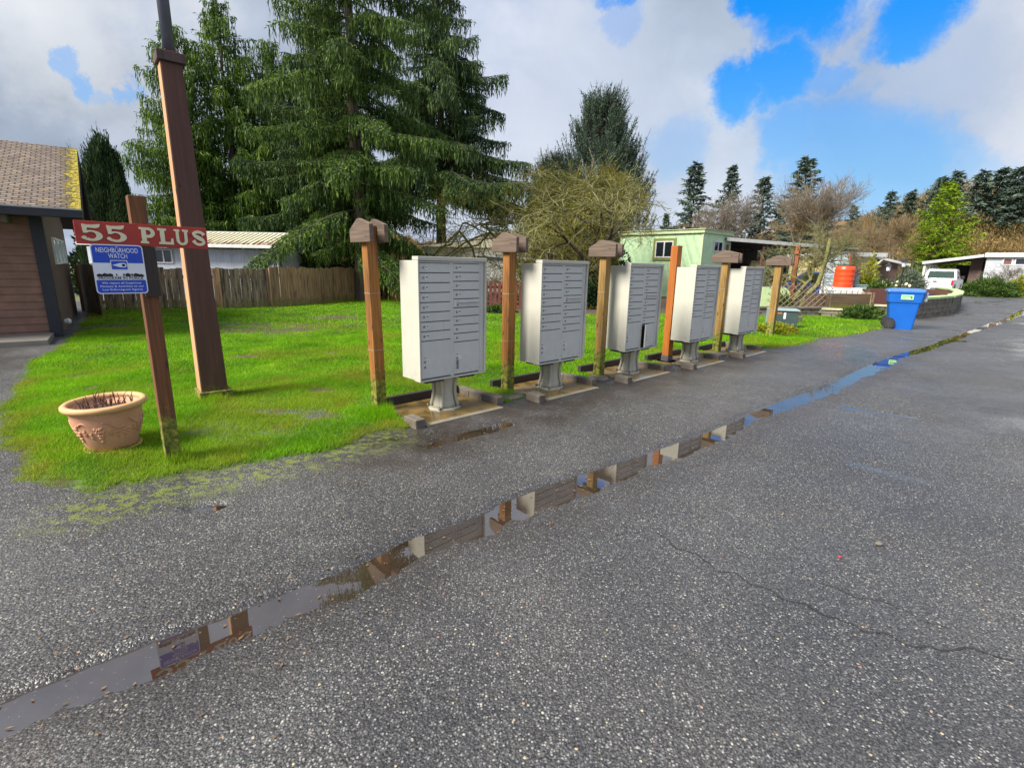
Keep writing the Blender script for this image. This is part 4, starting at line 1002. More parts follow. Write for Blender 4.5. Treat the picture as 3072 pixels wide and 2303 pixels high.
sw.f += [(0, 1, 2, 3, 4), (9, 8, 7, 6, 5)] + [(i, 5 + i, 5 + (i + 1) % 5, (i + 1) % 5) for i in range(5)]
sw.build('side_wall', M['sidewall'], hb)
wf = MB(); y0_, y1_, z0_, z1_ = 1.66, 4.6, 1.27, 1.80
for yy0, yy1, zz0, zz1 in ((y0_, y1_, z1_ - .04, z1_), (y0_, y1_, z0_, z0_ + .04), (y0_, y0_ + .05, z0_ + .041, z1_ - .041), (y1_ - .05, y1_, z0_ + .041, z1_ - .041), (y0_ + .95, y0_ + 1.0, z0_ + .041, z1_ - .041), (y0_ + 1.95, y0_ + 2.0, z0_ + .041, z1_ - .041)): wf.box(-.04, -.005, yy0, yy1, zz0, zz1)
wo_ = wf.build('window', M['white'], hb); MB().box(-.038, -.03, y0_ + .05, y1_ - .05, z0_ + .04, z1_ - .04).build('pane', M['curtain'], wo_)
MB().box(-WL, .02, -.02, .5, -.05, -.003).box(-WL, -.12, -1.05, -.021, -.05, .10).build('slab', M['concrete'], hb, bevel=.01)
ov, xr, zE, zR, rn_ = .5, .56, 2.20, 3.72, 3.05
slab_uv('roof', [(-6.0, -ov, zE), (xr, -ov, zE), (xr, rn_, zR), (-6.0, rn_, zR)], .05, M['shingle_brown'], hb, 6.56, math.hypot(rn_ + ov, zR - zE))
sl_ = (zR - zE) / (rn_ + ov)
slab_uv('roof', [(xr, 2 * rn_ + ov, zE), (-6.0, 2 * rn_ + ov, zE), (-6.0, rn_ + .002, zR), (xr, rn_ + .002, zR)], .05, M['shingle_brown'], hb, 6.56, math.hypot(rn_ + ov, zR - zE))
MB().box(-6.0, xr + .01, -ov - .10, -ov - .005, zE - .14, zE - .015).build('gutter', M['trim_dark'], hb, bevel=.01)
MB().box(-6.0, xr + .012, -ov - .105, -ov - .09, zE - .012, zE + .012).build('drip_edge', plain('grey drip edge', (.38, .36, .38), .5), hb)
rk = MB(); rk.prism([(-ov, zE - .24), (-ov, zE - .055), (rn_, zR - .055), (rn_, zR - .24)], xr - .03, xr + .01, 'yz'); rk.prism([(2 * rn_ + ov, zE - .24), (2 * rn_ + ov, zE - .055), (rn_ + .01, zR - .055), (rn_ + .01, zR - .24)], xr - .03, xr + .01, 'yz'); rk.build('barge_board', M['trim_dark'], hb)
sf = MB()
for i in range(7):
    x0 = .0 + i * .075; sf.prism([(-ov + .02, zE - .075), (-ov + .02, zE - .060), (rn_, zR - .060), (rn_, zR - .075)], x0, x0 + .066, 'yz')
sf.build('soffit_boards', M['soffit'], hb)
sf = MB(); sf.prism([(-ov, zE - .13), (-ov, zE - .07), (.05, zE - .05 + .0), (.05, zE - .13)], -6.0, -.01, 'yz'); sf.build('eave_soffit', M['trim_dark'], hb)
for x in (-.42, -.98, -1.9, -3.1):
    MB().box(x - .04, x + .04, -ov + .03, .02, zE - .26, zE - .132).build('rafter_tail', M['soffit'], hb, bevel=.01)
vt = MB().lathe([(.04, 0), (.06, .06), (.03, .10)], 10, c=(0, 0)).build('dryer_vent', M['white'], hb); vt.location = (.0, .75, .22); vt.rotation_euler = (0, R(90), 0)
# ---- back fence
def fence(name, label, pts, h, mat, post_mat, board=.14, group=None, gap=.004, lean=0.02, posts=True, jag=.05):
    t = thing(name, label, 'fence', (pts[0][0], pts[0][1], 0), 0, group); rr = random.Random(len(pts) * 7 + int(h * 100)); b = MB(); ox, oy = pts[0]; ri = MB(); np_ = 0
    for a, c in zip(pts[:-1], pts[1:]):
        a, c = np.array(a, float), np.array(c, float); L = np.linalg.norm(c - a); d = (c - a) / L; n = max(1, int(L / (board + gap))); ang = math.atan2(d[1], d[0])
        for i in range(n):
            m = a + d * (i + .5) * L / n - np.array([ox, oy]); hh = h * (1 + rr.uniform(-jag, jag)); o = rr.uniform(-.004, .004)
            k0 = len(b.v); b.box(m[0] - board / 2, m[0] + board / 2, m[1] - .01 + o, m[1] + .01 + o, -.03, hh, rz=ang)
            lx = rr.uniform(-lean, lean) * .5
            for q in range(k0 + 4, k0 + 8): b.v[q] = (b.v[q][0] + lx * d[0], b.v[q][1] + lx * d[1], b.v[q][2])
        if posts:
            m_ = max(1, int(round(L / 2.2)))
            for i in range(m_ + 1 if np_ == 0 else m_):
                q = a + d * L * (i + (0 if np_ == 0 else 1)) / m_ - np.array([ox, oy]); nrm = np.array([d[1], -d[0]]) * .06
                MB().box(q[0] + nrm[0] - .05, q[0] + nrm[0] + .05, q[1] + nrm[1] - .045, q[1] + nrm[1] + .045, -.03, h * 1.03, rz=ang).build('fence_post', post_mat, t)
            np_ += m_
        nrm = np.array([-d[1], d[0]]) * .035
        for z in (h * .2, h * .8): ri.beam((a[0] - ox + nrm[0], a[1] - oy + nrm[1], z), (c[0] - ox + nrm[0], c[1] - oy + nrm[1], z), .04, .09)
    b.build('boards', mat, t); ri.build('rail', mat, t); return t
F0, F1, F2, F3, F4 = (-11.6, 13.6), (-8.64, 14.9), (-7.6, 15.9), (-6.9, 17.1), (-5.7, 20.6)
fh = A(667, 806, 14.9)[2]
fence('board_fence', 'grey brown weathered board fence behind the lawn, in front of the white shed', [F0, F1, F2], fh, M['fence'], M['fencenew'], jag=.025)
fence('board_fence', 'warmer brown board fence curving away right of the white shed', [F2, F3, F4], fh * 1.05, M['fencenew'], M['fencenew'], jag=.03, posts=False)
fence('board_fence', 'dark board fence returning towards the clubhouse wall', [(-11.6, 13.58), (-10.0, 12.2)], fh * 1.08, M['fence'], M['fence'], jag=.03, posts=False)
# ---- white shed with rusty roof behind the fence
y_ = 17.6
t = thing('ribbed_shed', 'pale ribbed metal shed with a rusty cream roof behind the fence', 'shed', (0, 0, 0), 0)
pR = A(834, 742, y_ - .2); pL = np.array([-12.4, y_ - .2, 0]); zt_ = A(700, 748, y_)[2]
xl_, xr_ = -14.6, A(833, 760, y_)[0]
MB().box(xl_, xr_, y_, y_ + 2.6, -.05, zt_).build('wall', M['sheet_white'], t)
zr_ = A(780, 701, y_ + 1.3)[2]; ze_ = A(760, 735, y_ - .25)[2]
slab_uv('roof', [(xl_, y_ - .3, ze_), (xr_ + .12, y_ - .3, ze_), (xr_ - .12, y_ + 1.3, zr_), (xl_, y_ + 1.3, zr_)], .03, M['rustroof'], t, 7, 1.0)
rb = MB(); x = xl_
while x < xr_: rb.beam((x, y_ - .3, ze_ + .012), (x - .10 * (x > xr_ - 1) * 0, y_ + 1.3, zr_ + .012), .035, .03); x += .17
rb.build('roof_ribs', plain('cream roof rib', (.50, .47, .34), .6, dirt=(.25, .10, .06), sc=3), t)
MB().box(xl_, xr_ - .02, y_ + 1.29, y_ + 1.40, zr_ - .02, zr_ + .05).build('ridge_cap', M['fasciawhite'], t)
MB().box(xl_, xr_ + .15, y_ - .42, y_ - .31, ze_ - .11, ze_ - .005).build('gutter', M['white'], t, bevel=.01)
MB().tube([(xr_ + .08, y_ - .36, ze_ - .1), (xr_ + .03, y_ - .1, ze_ - .24), (xr_ + .02, y_ - .04, .3)], .03, 8).build('downpipe', M['white'], t)
wx0, wx1, wz1, wz0 = A(462, 747, y_)[0], A(516, 747, y_)[0], A(490, 747, y_)[2], A(490, 789, y_)[2]
f = MB()
for q in ((wx0, wx1, wz1 - .035, wz1), (wx0, wx1, wz0, wz0 + .035), (wx0, wx0 + .04, wz0 + .036, wz1 - .036), (wx1 - .04, wx1, wz0 + .036, wz1 - .036), ((wx0 + wx1) / 2 - .02, (wx0 + wx1) / 2 + .02, wz0 + .036, wz1 - .036)): f.box(q[0], q[1], y_ - .04, y_ - .001, q[2], q[3])
wn = f.build('window', M['white'], t); MB().box(wx0 + .04, wx1 - .04, y_ - .02, y_ - .012, wz0 + .03, wz1 - .03).build('pane', M['glass'], wn)
# ---- generic boxy mobile home
def window(parent, x0, x1, z0, z1, y, frame, mullions=1, fw=.05, glass='glass', axis='x'):
    f = MB(); qs = [(x0, x1, z1 - fw, z1), (x0, x1, z0, z0 + fw), (x0, x0 + fw, z0 + fw + .001, z1 - fw - .001), (x1 - fw, x1, z0 + fw + .001, z1 - fw - .001)]
    for i in range(mullions): m = x0 + (x1 - x0) * (i + 1) / (mullions + 1); qs.append((m - fw / 2, m + fw / 2, z0 + fw + .001, z1 - fw - .001))
    for a, b_, c, d in qs:
        if axis == 'x': f.box(a, b_, y - .04, y - .003, c, d)
        else: f.box(y + .003, y + .04, a, b_, c, d)
    w_ = f.build('window', frame, parent)
    p = MB(); p.box(x0 + fw * .5, x1 - fw * .5, y - .02, y - .008, z0 + fw * .5, z1 - fw * .5) if axis == 'x' else p.box(y + .008, y + .02, x0 + fw * .5, x1 - fw * .5, z0 + fw * .5, z1 - fw * .5)
    p.build('pane', M[glass], w_); return w_
# beige home and white lean-to behind the nearest mailboxes
yb_ = 30.0
t = thing('beige_home', 'beige panelled mobile home seen behind the nearest mailbox, under hanging spruce boughs', 'building', (0, 0, 0), 0)
xa, xb = A(1268, 760, yb_)[0], A(1640, 760, yb_)[0]; za = A(1300, 742, yb_)[2]
MB().box(xa, xb, yb_, yb_ + 3.5, -.05, za).build('wall', M['beige'], t)
f0 = A(1250, 752, yb_ - .4); f1 = A(1640, 712, yb_ - .4)
b = MB(); b.prism([(f0[0], za + .02), (f1[0], za + .02), (f1[0], f1[2] + .15), (f0[0], f0[2] + .28)], yb_ - .45, yb_ - .33); b.build('fascia', plain('stained cream fascia', (.40, .38, .28), .7, dirt=(.2, .18, .1)), t)
MB().prism([(f0[0] + .02, za + .03), (f1[0], za + .03), (f1[0], f1[2] + .22), (f0[0] + .02, f0[2] + .33)], yb_ - .325, yb_ + 3.7).build('roof', M['shingle_grey'], t)
t = thing('white_shed', 'white panelled shed with cream roof edge behind the nearest capped post pair', 'shed', (0, 0, 0), 0)
t['label'] = 'white panelled shed with a grey shingle roof beyond the red pickets'
ys = 28.0; x0_, x1_ = A(1435, 780, ys)[0], A(1723, 780, ys)[0]; z0s = A(1440, 768, ys)[2]; z1s = A(1723, 790, ys)[2]
MB().prism([(x0_, -.05), (x1_, -.05), (x1_, z1s), (x0_, z0s)], ys, ys + 2.2).build('wall', M['palewhite'], t)
MB().prism([(x0_ - .25, z0s + .02), (x1_ + .1, z1s + .005), (x1_ + .1, z1s + .10), (x0_ - .25, z0s + .13)], ys - .14, ys - .02).build('roof_edge', M['fasciawhite'], t)
xm = A(1530, 740, ys + .5)[0]; zt2 = A(1600, 745, ys + 1.6)[2]
MB().prism([(ys - .01, z1s + .03), (ys + 2.4, zt2 + .1), (ys + 2.4, zt2), (ys - .01, z1s - .02)], xm, x1_ + .12, 'yz').build('roof', M['shingle_grey'], t)
MB().box(x0_ - .06, x0_ + .02, ys - .03, ys + .02, 0, z0s).build('corner_trim', M['darkmetal'], t)
# mint green home
cg = A(2112, 692, 25.0); t = thing('green_home', 'mint green mobile home with an olive framed window behind the middle mailboxes', 'building', (cg[0], cg[1], 0), YAW)
ztg = cg[2] - .10
# local x = along the road, local y = away; its corner is at the origin, long wall runs to +y
dL = vec(YAW + 90)
tL, _ = hit(1860, 740, (cg[0], cg[1]), dL); tL = min(abs(tL), 9.0)
tR, _ = hit(2192, 740, (cg[0], cg[1]), vec(YAW)); tR = min(abs(tR), 7.0)
MB().box(0, max(tR, 2.5), 0, max(tL, 4), -.05, ztg).build('wall', M['green'], t)
W2, L2 = max(tR, 2.5), max(tL, 4)
MB().box(-.09, W2 + .1, -.09, L2 + .1, ztg + .001, ztg + .17).build('fascia', M['greenfascia'], t, bevel=.01)
MB().box(-.14, W2 + .15, -.14, L2 + .15, ztg + .171, ztg + .20).build('roof', M['greenfascia'], t)
MB().box(-.02, .05, -.02, .05, 0, ztg).build('corner_trim', M['greenfascia'], t)
a1, z1w = hit(1963.5, 716, (cg[0], cg[1]), dL); a2, _ = hit(2030, 716, (cg[0], cg[1]), dL); _, z0w = hit(2000, 781, (cg[0], cg[1]), dL)
a1, a2 = abs(a1), abs(a2)
def winY(parent, y0, y1, z0, z1, x, frame, outer):
    o = MB(); fw = .13
    for q in ((y0 - fw, y1 + fw, z1, z1 + fw), (y0 - fw, y1 + fw, z0 - fw, z0), (y0 - fw, y0, z0 + .001, z1 - .001), (y1, y1 + fw, z0 + .001, z1 - .001)): o.box(x - .045, x - .003, q[0], q[1], q[2], q[3])
    o.build('window_trim', outer, parent)
    f = MB(); fw = .06; m = (y0 + y1) / 2
    for q in ((y0, y1, z1 - fw, z1), (y0, y1, z0, z0 + fw), (y0, y0 + fw, z0 + fw, z1 - fw), (y1 - fw, y1, z0 + fw, z1 - fw), (m - .035, m + .035, z0 + fw, z1 - fw)): f.box(x - .055, x - .004, q[0] + .001, q[1] - .001, q[2] + .001, q[3] - .001)
    w_ = f.build('window', frame, parent); MB().box(x - .03, x - .01, y0 + .03, y1 - .03, z0 + .03, z1 - .03).build('pane', M['glass'], w_)
winY(t, min(a1, a2) + .12, max(a1, a2) - .12, z0w + .13, z1w - .13, 0.0, M['white'], M['greentrim'])
a1, z1w = hit(2142, 722, (cg[0], cg[1]), vec(YAW)); a2, _ = hit(2168, 726, (cg[0], cg[1]), vec(YAW)); _, z0w = hit(2150, 756, (cg[0], cg[1]), vec(YAW))
window(t, abs(a1), abs(a2), z0w, z1w, 0.0, M['white'], 1, .06)
# small dark window wall left of it (annex)
t = thing('grey_annex', 'shaded grey annex wall left of the mint green home', 'building', (0, 0, 0), 0)
q0, q1 = A(1690, 760, 30), A(1884, 760, 30); MB().box(q0[0], q1[0], 30, 33, -.05, q0[2] + .4).build('wall', plain('grey wall', (.14, .15, .15), .8), t)
window(t, A(1852, 0, 30)[0] if False else q1[0] - 1.0, q1[0] - .3, 1.0, 1.75, 30, M['white'], 0, .06)
# carport with dark interior beside the green home
c1, c2 = A(2180, 712, 26.5), A(2492, 737, 28.0); dv = (c2 - c1)[:2]; Lc = float(np.linalg.norm(dv)); ycp = math.degrees(math.atan2(dv[1], dv[0]))
t = thing('carport', 'flat roofed dark carport between the mint green home and the pale blue shed', 'carport', (c1[0], c1[1], 0), ycp)
zc1, zc2 = c1[2], c2[2]
MB().prism([(0, zc1 - .17), (Lc, zc2 - .17), (Lc, zc2), (0, zc1)], -.06, -.001).build('fascia', M['fasciawhite'], t)
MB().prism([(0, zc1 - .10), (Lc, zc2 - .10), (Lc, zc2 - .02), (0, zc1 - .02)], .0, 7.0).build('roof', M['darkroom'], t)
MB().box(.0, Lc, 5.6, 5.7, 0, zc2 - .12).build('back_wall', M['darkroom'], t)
MB().box(.02, .12, .3, 5.6, 0, zc2 - .12).build('side_wall', plain('olive wall', (.16, .20, .13), .8), t)
for x in (.2, Lc * .36, Lc * .68, Lc - .1): MB().box(x - .05, x + .05, .05, .15, 0, zc2 - .12).build('carport_post', M['redbrown'], t)
MB().box(Lc * .62, Lc * .78, 3.0, 3.1, 0, 2.0).build('door', M['yellowwall'], t)
MB().box(Lc * .30, Lc * .52, 4.2, 4.3, .0, 1.9).build('wall_panel', M['redbrown'], t)
for k in range(7): MB().box(Lc * .53 + k * .14, Lc * .53 + k * .14 + .05, 2.2, 2.24, .2, 1.0).build('rail_baluster', M['fasciawhite'], t) if k < 7 else None
MB().box(Lc * .52, Lc * .53 + 1.0, 2.19, 2.25, 1.001, 1.07).build('porch_rail', M['fasciawhite'], t)
# rust red post in front
g = A(2376, 880, 21.5); t = thing('red_post', 'tall rust red post standing in front of the dark carport', 'post', (g[0], g[1], 0), YAW)
MB().box(-.07, .07, -.07, .07, -.02, A(2376, 735, 21.5)[2]).build('post_shaft', M['rustpost'], t)
MB().box(-.16, .09, -.08, .08, A(2376, 760, 21.5)[2], A(2376, 750, 21.5)[2]).build('bracket', M['rustpost'], t)
# pale blue shed
s0 = A(2482, 745, 24); _d = vec(-32); _t, _z = hit(2552, 758, s0, _d); s1 = np.array([s0[0] + _d[0] * _t, s0[1] + _d[1] * _t, _z]); dv = (s1 - s0)[:2]; Ls = float(np.linalg.norm(dv))
t = thing('blue_shed', 'pale blue lap sided shed with a sloping roof behind the orange red drum', 'shed', (s0[0], s0[1], 0), math.degrees(math.atan2(dv[1], dv[0])))
MB().prism([(0, -.05), (Ls, -.05), (Ls, s1[2] + .1), (0, s0[2] + .05)], 0, 1.9).build('wall', M['bluesiding'], t)
MB().prism([(-.15, s0[2] + .07), (Ls + .25, s1[2] + .12), (Ls + .25, s1[2] + .2), (-.15, s0[2] + .16)], -.2, 2.0).build('roof', plain('grey shed roof', (.22, .24, .26), .7), t)
MB().box(-.04, .05, -.05, -.003, 0, s0[2]).build('corner_trim', M['white'], t)
MB().beam((.05, -.03, 1.75), (Ls * .8, -.03, 1.3), .05, .12).build('brace', M['white'], t)
# beige house beyond
h0, h1 = A(2566, 770, 36), A(2632, 768, 36)
t = thing('cream_house', 'cream yellow house with a white gutter beyond the pale blue shed', 'building', (h0[0], h0[1], 0), 0)
MB().box(-1.2, h1[0] - h0[0], 0, 6, -.05, h0[2] - .02).build('wall', M['yellowwall'], t)
MB().box(-1.4, h1[0] - h0[0] + .5, -.3, 6.3, h0[2], h0[2] + .28).build('roof', M['fasciawhite'], t)
MB().tube([(h1[0] - h0[0] + .4, -.2, h0[2]), (h1[0] - h0[0] + .02, -.08, h0[2] - .5), (h1[0] - h0[0] + .02, -.08, .1)], .06, 8).build('downpipe', M['white'], t)
MB().box(h1[0] - h0[0] + .001, h1[0] - h0[0] + 2.3, 1.0, 6, -.05, h0[2] - .15).build('brown_wing', plain('brown wing wall', (.14, .09, .07), .8), t)
MB().prism([(h1[0] - h0[0] + .3, h0[2] - .05), (h1[0] - h0[0] + 2.9, h0[2] - .55), (h1[0] - h0[0] + 2.9, h0[2] - .40), (h1[0] - h0[0] + .3, h0[2] + .12)], .6, 6.4).build('wing_roof', M['fasciawhite'], t)
# white house with carport at the far right
hc = np.array([37.6, 41.2]); 
t = thing('white_house', 'long white lap sided mobile home at the far right edge', 'building', (hc[0], hc[1], 0), YAW - 90)
_, zwt = hit(2955, 772, hc, vec(YAW - 90)); tt_, zwt2 = hit(3060, 756, hc, vec(YAW - 90))
zwt = max(2.6, zwt)
MB().box(0, 16, 0, 6, -.05, zwt).build('wall', M['whitesheet'], t)
MB().box(-.15, 16.2, -.25, 6.2, zwt + .001, zwt + .34).build('roof', M['fasciawhite'], t, bevel=.02)
for pxa, pxb, lab_ in ((3010, 3042, 'redbrown'), (3046, 3100, 'glass')):
    a1, zz1 = hit(pxa, 774, hc, vec(YAW - 90)); a2, _ = hit(pxb, 774, hc, vec(YAW - 90)); _, zz0 = hit(pxa, 796, hc, vec(YAW - 90))
    window(t, min(a1, a2), max(a1, a2), zz0, zz1, 0.0, M['white'], 0, .08, lab_)
dl = vec(YAW + 90); aL, zfl = hit(2768, 786, hc, dl)
t2 = thing('white_carport', 'white edged sloping carport roof over the white pickup', 'carport', (hc[0], hc[1], 0), YAW - 90)
aL = abs(aL)
MB().prism([(-aL, zfl - .18), (-.2, zwt + .02), (-.2, zwt + .24), (-aL, zfl + .04)], -.10, 0).build('fascia', M['fasciawhite'], t2)
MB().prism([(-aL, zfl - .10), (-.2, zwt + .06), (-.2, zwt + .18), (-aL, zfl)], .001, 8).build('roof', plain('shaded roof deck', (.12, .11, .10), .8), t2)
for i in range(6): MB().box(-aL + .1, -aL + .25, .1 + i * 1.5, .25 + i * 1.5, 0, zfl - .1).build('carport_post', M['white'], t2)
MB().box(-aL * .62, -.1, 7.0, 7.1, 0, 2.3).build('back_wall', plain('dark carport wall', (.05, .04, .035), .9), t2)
MB().box(-1.0, -.25, 1.2, 3.0, 0, zwt - .1).build('side_room', plain('brown room', (.11, .07, .06), .8), t2)
MB().beam((-2.3, -.05, .05), (-1.6, -.05, 1.7), .16, .1).build('stair_rail', M['white'], t2)
for i in range(5): MB().box(-2.0 + i * .12, -1.3, -.05 + i * .02, .6, i * .17, i * .17 + .16).build('step', M['fasciawhite'], t2)

# ================================================================ vehicles and yard things
def wheel(parent, x, y, r_, w_):
    o = MB().lathe([(r_ * .62, -w_ / 2), (r_ * .95, -w_ / 2), (r_, -w_ * .3), (r_, w_ * .3), (r_ * .95, w_ / 2), (r_ * .62, w_ / 2)], 24).build('wheel', M['rubber'], parent, smooth=False)
    o.location = (x, y, r_); o.rotation_euler = (0, R(90), 0)
    q = MB().lathe([(r_ * .6, -w_ / 2 - .004), (r_ * .55, -w_ / 2 + .02), (r_ * .2, -w_ / 2 + .01), (r_ * .6, w_ / 2 + .004)], 20).build('rim', M['steel'], o)
    return o
tp = A(2796, 886, 35)
t = thing('pickup_truck', 'white pickup truck with tailgate towards the road, parked by the carport', 'pickup', (tp[0], tp[1], 0), YAW - 90)   # local +y points away
BW = .96
def arch(y): return [(y + .46 * math.cos(a), .36 + .46 * math.sin(a)) for a in np.linspace(math.pi, 0, 9)]
prof = [(0, .55)] + [(.02, 1.10), (2.0, 1.12), (5.2, 1.10), (5.45, .95), (5.5, .55)] + [(q[0], max(q[1], .40)) for q in arch(4.45)[::-1]] + [(q[0], max(q[1], .40)) for q in arch(1.25)[::-1]]
MB().prism(prof, -BW, BW, 'yz').build('body', M['truck'], t, bevel=.03)
cabp = [(2.05, 1.10), (2.25, 1.72), (2.45, 1.80), (3.4, 1.80), (4.1, 1.10)]
m = MB(); m.prism(cabp, -BW + .04, BW - .04, 'yz'); 
for i, v in enumerate(m.v):
    if v[2] > 1.5: m.v[i] = (v[0] * .86, v[1], v[2])
m.build('cab', M['truck'], t, bevel=.03)
m = MB(); m.v += [(-.76, 2.055, 1.18), (.76, 2.055, 1.18), (.68, 2.205, 1.66), (-.68, 2.205, 1.66)]; m.f += [(0, 1, 2, 3)]; m.build('rear_window', M['tint'], t)
for s in (-1, 1):
    m = MB(); m.v += [(s * (BW - .03), 2.4, 1.18), (s * (BW - .03), 3.9, 1.18), (s * (BW - .155), 3.35, 1.70), (s * (BW - .155), 2.5, 1.70)]; m.f += [(0, 1, 2, 3)]; m.build('side_window', M['glass'], t)
    MB().box(s * BW - .10 if s > 0 else -BW - .005, s * BW + .005 if s > 0 else -BW + .10, -.012, .06, .72, 1.06).build('tail_light', M['tail'], t)
    MB().box(min(s * (BW + .02), s * (BW + .2)), max(s * (BW + .02), s * (BW + .2)), 3.5, 3.58, 1.15, 1.35).build('mirror', M['rubber'], t)
    wheel(t, s * (BW - .12), 1.25, .38, .26); wheel(t, s * (BW - .12), 4.45, .38, .26)
MB().box(-.82, .82, -.02, .0, .62, 1.07).build('tailgate', M['truck'], t, bevel=.01); MB().box(-.10, .10, -.035, -.021, .92, .99).build('tailgate_handle', M['rubber'], t)
MB().box(-.95, .95, -.16, -.03, .42, .58).build('bumper', M['truck'], t, bevel=.03); MB().box(-.17, .17, -.168, -.161, .46, .55).build('number_plate', M['glass'], t)
# blue car under the dark carport
g = A(2462, 872, 24.5)
t = thing('blue_car', 'blue car nose parked under the dark carport behind the lattice', 'car', (g[0] + .7, g[1], 0), 118)
prof = [(-2.1, .35), (-2.15, .75), (-1.2, .92), (-.35, 1.42), (1.1, 1.42), (1.9, .98), (2.1, .85), (2.1, .35)]
MB().prism(prof, -.84, .84, 'xz').build('body', M['carblue'], t, bevel=.05)
m = MB(); m.v += [(-1.19, -.72, .945), (-1.19, .72, .945), (-.40, .62, 1.41), (-.40, -.62, 1.41)]; m.f += [(0, 1, 2, 3)]; m.build('windscreen', M['glass'], t)
for s in (-1, 1):
    m = MB(); m.v += [(-.95, s * .846, .98), (1.5, s * .846, .98), (1.0, s * .846, 1.36), (-.3, s * .846, 1.36)]; m.f += [(0, 1, 2, 3)]; m.build('side_window', M['glass'], t)
    for x in (-1.4, 1.35):
        o = wheel(t, x, s * .75, .32, .2); o.rotation_euler = (R(90), 0, 0)
# drum on a stand
g = A(2527, 862, 18.5); zb_ = g[2]; zt3 = A(2527, 797, 18.5)[2]; hd = zt3 - zb_; rd = (A(2553, 830, 18.5)[0] - A(2501, 830, 18.5)[0]) / 2
t = thing('orange_drum', 'orange red ribbed plastic drum standing on the white table frame', 'drum', (g[0], g[1], zb_), 0)
pr_ = [(rd * .93, 0), (rd, .02)]
for k in range(4): z = hd * (.14 + k * .22); pr_ += [(rd, z - .03), (rd * 1.035, z), (rd, z + .03)]
pr_ += [(rd * .97, hd * .93), (rd * .85, hd * .985)]
MB().lathe(pr_, 28).build('drum_body', M['barrel'], t, smooth=True); MB().lathe([(rd * .86, hd * .985), (rd * .84, hd * 1.03), (rd * .5, hd * 1.05)], 20).build('lid', M['rubber'], t)
st = thing('drum_stand', 'white crate table under the orange red drum', 'table', (g[0], g[1], 0), 0)
tb = A(2520, 868, 18.5)[2]
MB().box(-.45, .50, -.35, .35, tb - .03, zb_ - .001).build('table_top', M['white'], st)
for i in range(5): MB().box(-.42 + i * .2, -.26 + i * .2, -.36, -.33, .55, tb - .031).build('crate_slot', M['white'], st)
for x in (-.42, .46):
    for y in (-.3, .3): MB().box(x - .02, x + .02, y - .02, y + .02, 0, tb - .031).build('leg', M['white'], st)
for x in (.44, .40): pass
rp = A(2551, 760, 18.4); tr2 = thing('red_stake', 'thin rust red stake right of the orange red drum', 'stake', (A(2548, 870, 18.4)[0], 18.4, 0), 0); MB().beam((0, 0, 0), (rp[0] - A(2548, 870, 18.4)[0], 0, rp[2]), .035).build('stake_rod', M['rustpost'], tr2)
# teal bench box
g0, g1 = A(2563, 877, 18.6), A(2602, 857, 18.6); t = thing('teal_box', 'pale teal metal box right of the orange red drum', 'box', (g0[0], 18.6, g0[2]), 0)
MB().box(0, g1[0] - g0[0], 0, .4, 0, g1[2] - g0[2]).build('box_body', M['teal'], t, bevel=.02); MB().box(-.02, g1[0] - g0[0] + .02, -.02, .42, g1[2] - g0[2], g1[2] - g0[2] + .03).build('lid', M['teal'], t)
# plank bed wall below
c1, c2 = A(2490, 918, 17.6), A(2612, 918, 17.6); zt4 = A(2530, 881, 17.6)[2]
t = thing('plank_planter', 'wet brown plank planter wall below the orange red drum', 'planter', (c1[0], c1[1], 0), 3)
MB().box(0, c2[0] - c1[0], 0, .05, -.02, zt4).build('planks', M['planter'], t); MB().box(c2[0] - c1[0] + .001, c2[0] - c1[0] + .12, -.02, 1.2, -.02, zt4 + .05).build('end_board', M['fence'], t); MB().box(.01, c2[0] - c1[0], .051, 1.5, 0, zt4 - .06).build('soil', M['bed'], t)
# reddish planter with flowers
c1, c2 = A(2600, 925, 18.2), A(2664, 925, 18.2); zt5 = A(2640, 866, 18.2)[2]
t = thing('red_planter', 'red brown board planter with white flowers behind the blue bin', 'planter', (c1[0], c1[1], 0), 8)
MB().box(0, 3.2, 0, .05, -.02, zt5).build('boards', M['redbrown'], t); MB().box(.02, 3.2, .051, 1.4, 0, zt5 - .04).build('soil', M['bed'], t)
# pale green rounded panel
q0, q1 = A(2282, 912, 20.5), A(2369, 912, 20.5); zq = A(2320, 861, 20.5)[2]; L = q1[0] - q0[0]
t = thing('garden_board', 'pale green board with one rounded corner behind the lattice', 'panel', (q0[0], q0[1], 0), 0)
MB().prism([(0, 0), (L, 0), (L, zq * .45)] + [(L - .35 + .35 * math.cos(R(a)), zq - .45 + .45 * math.sin(R(a))) for a in (0, 25, 50, 75, 90)] + [(0, zq)], 0, .05).build('board', M['tankgreen'], t)
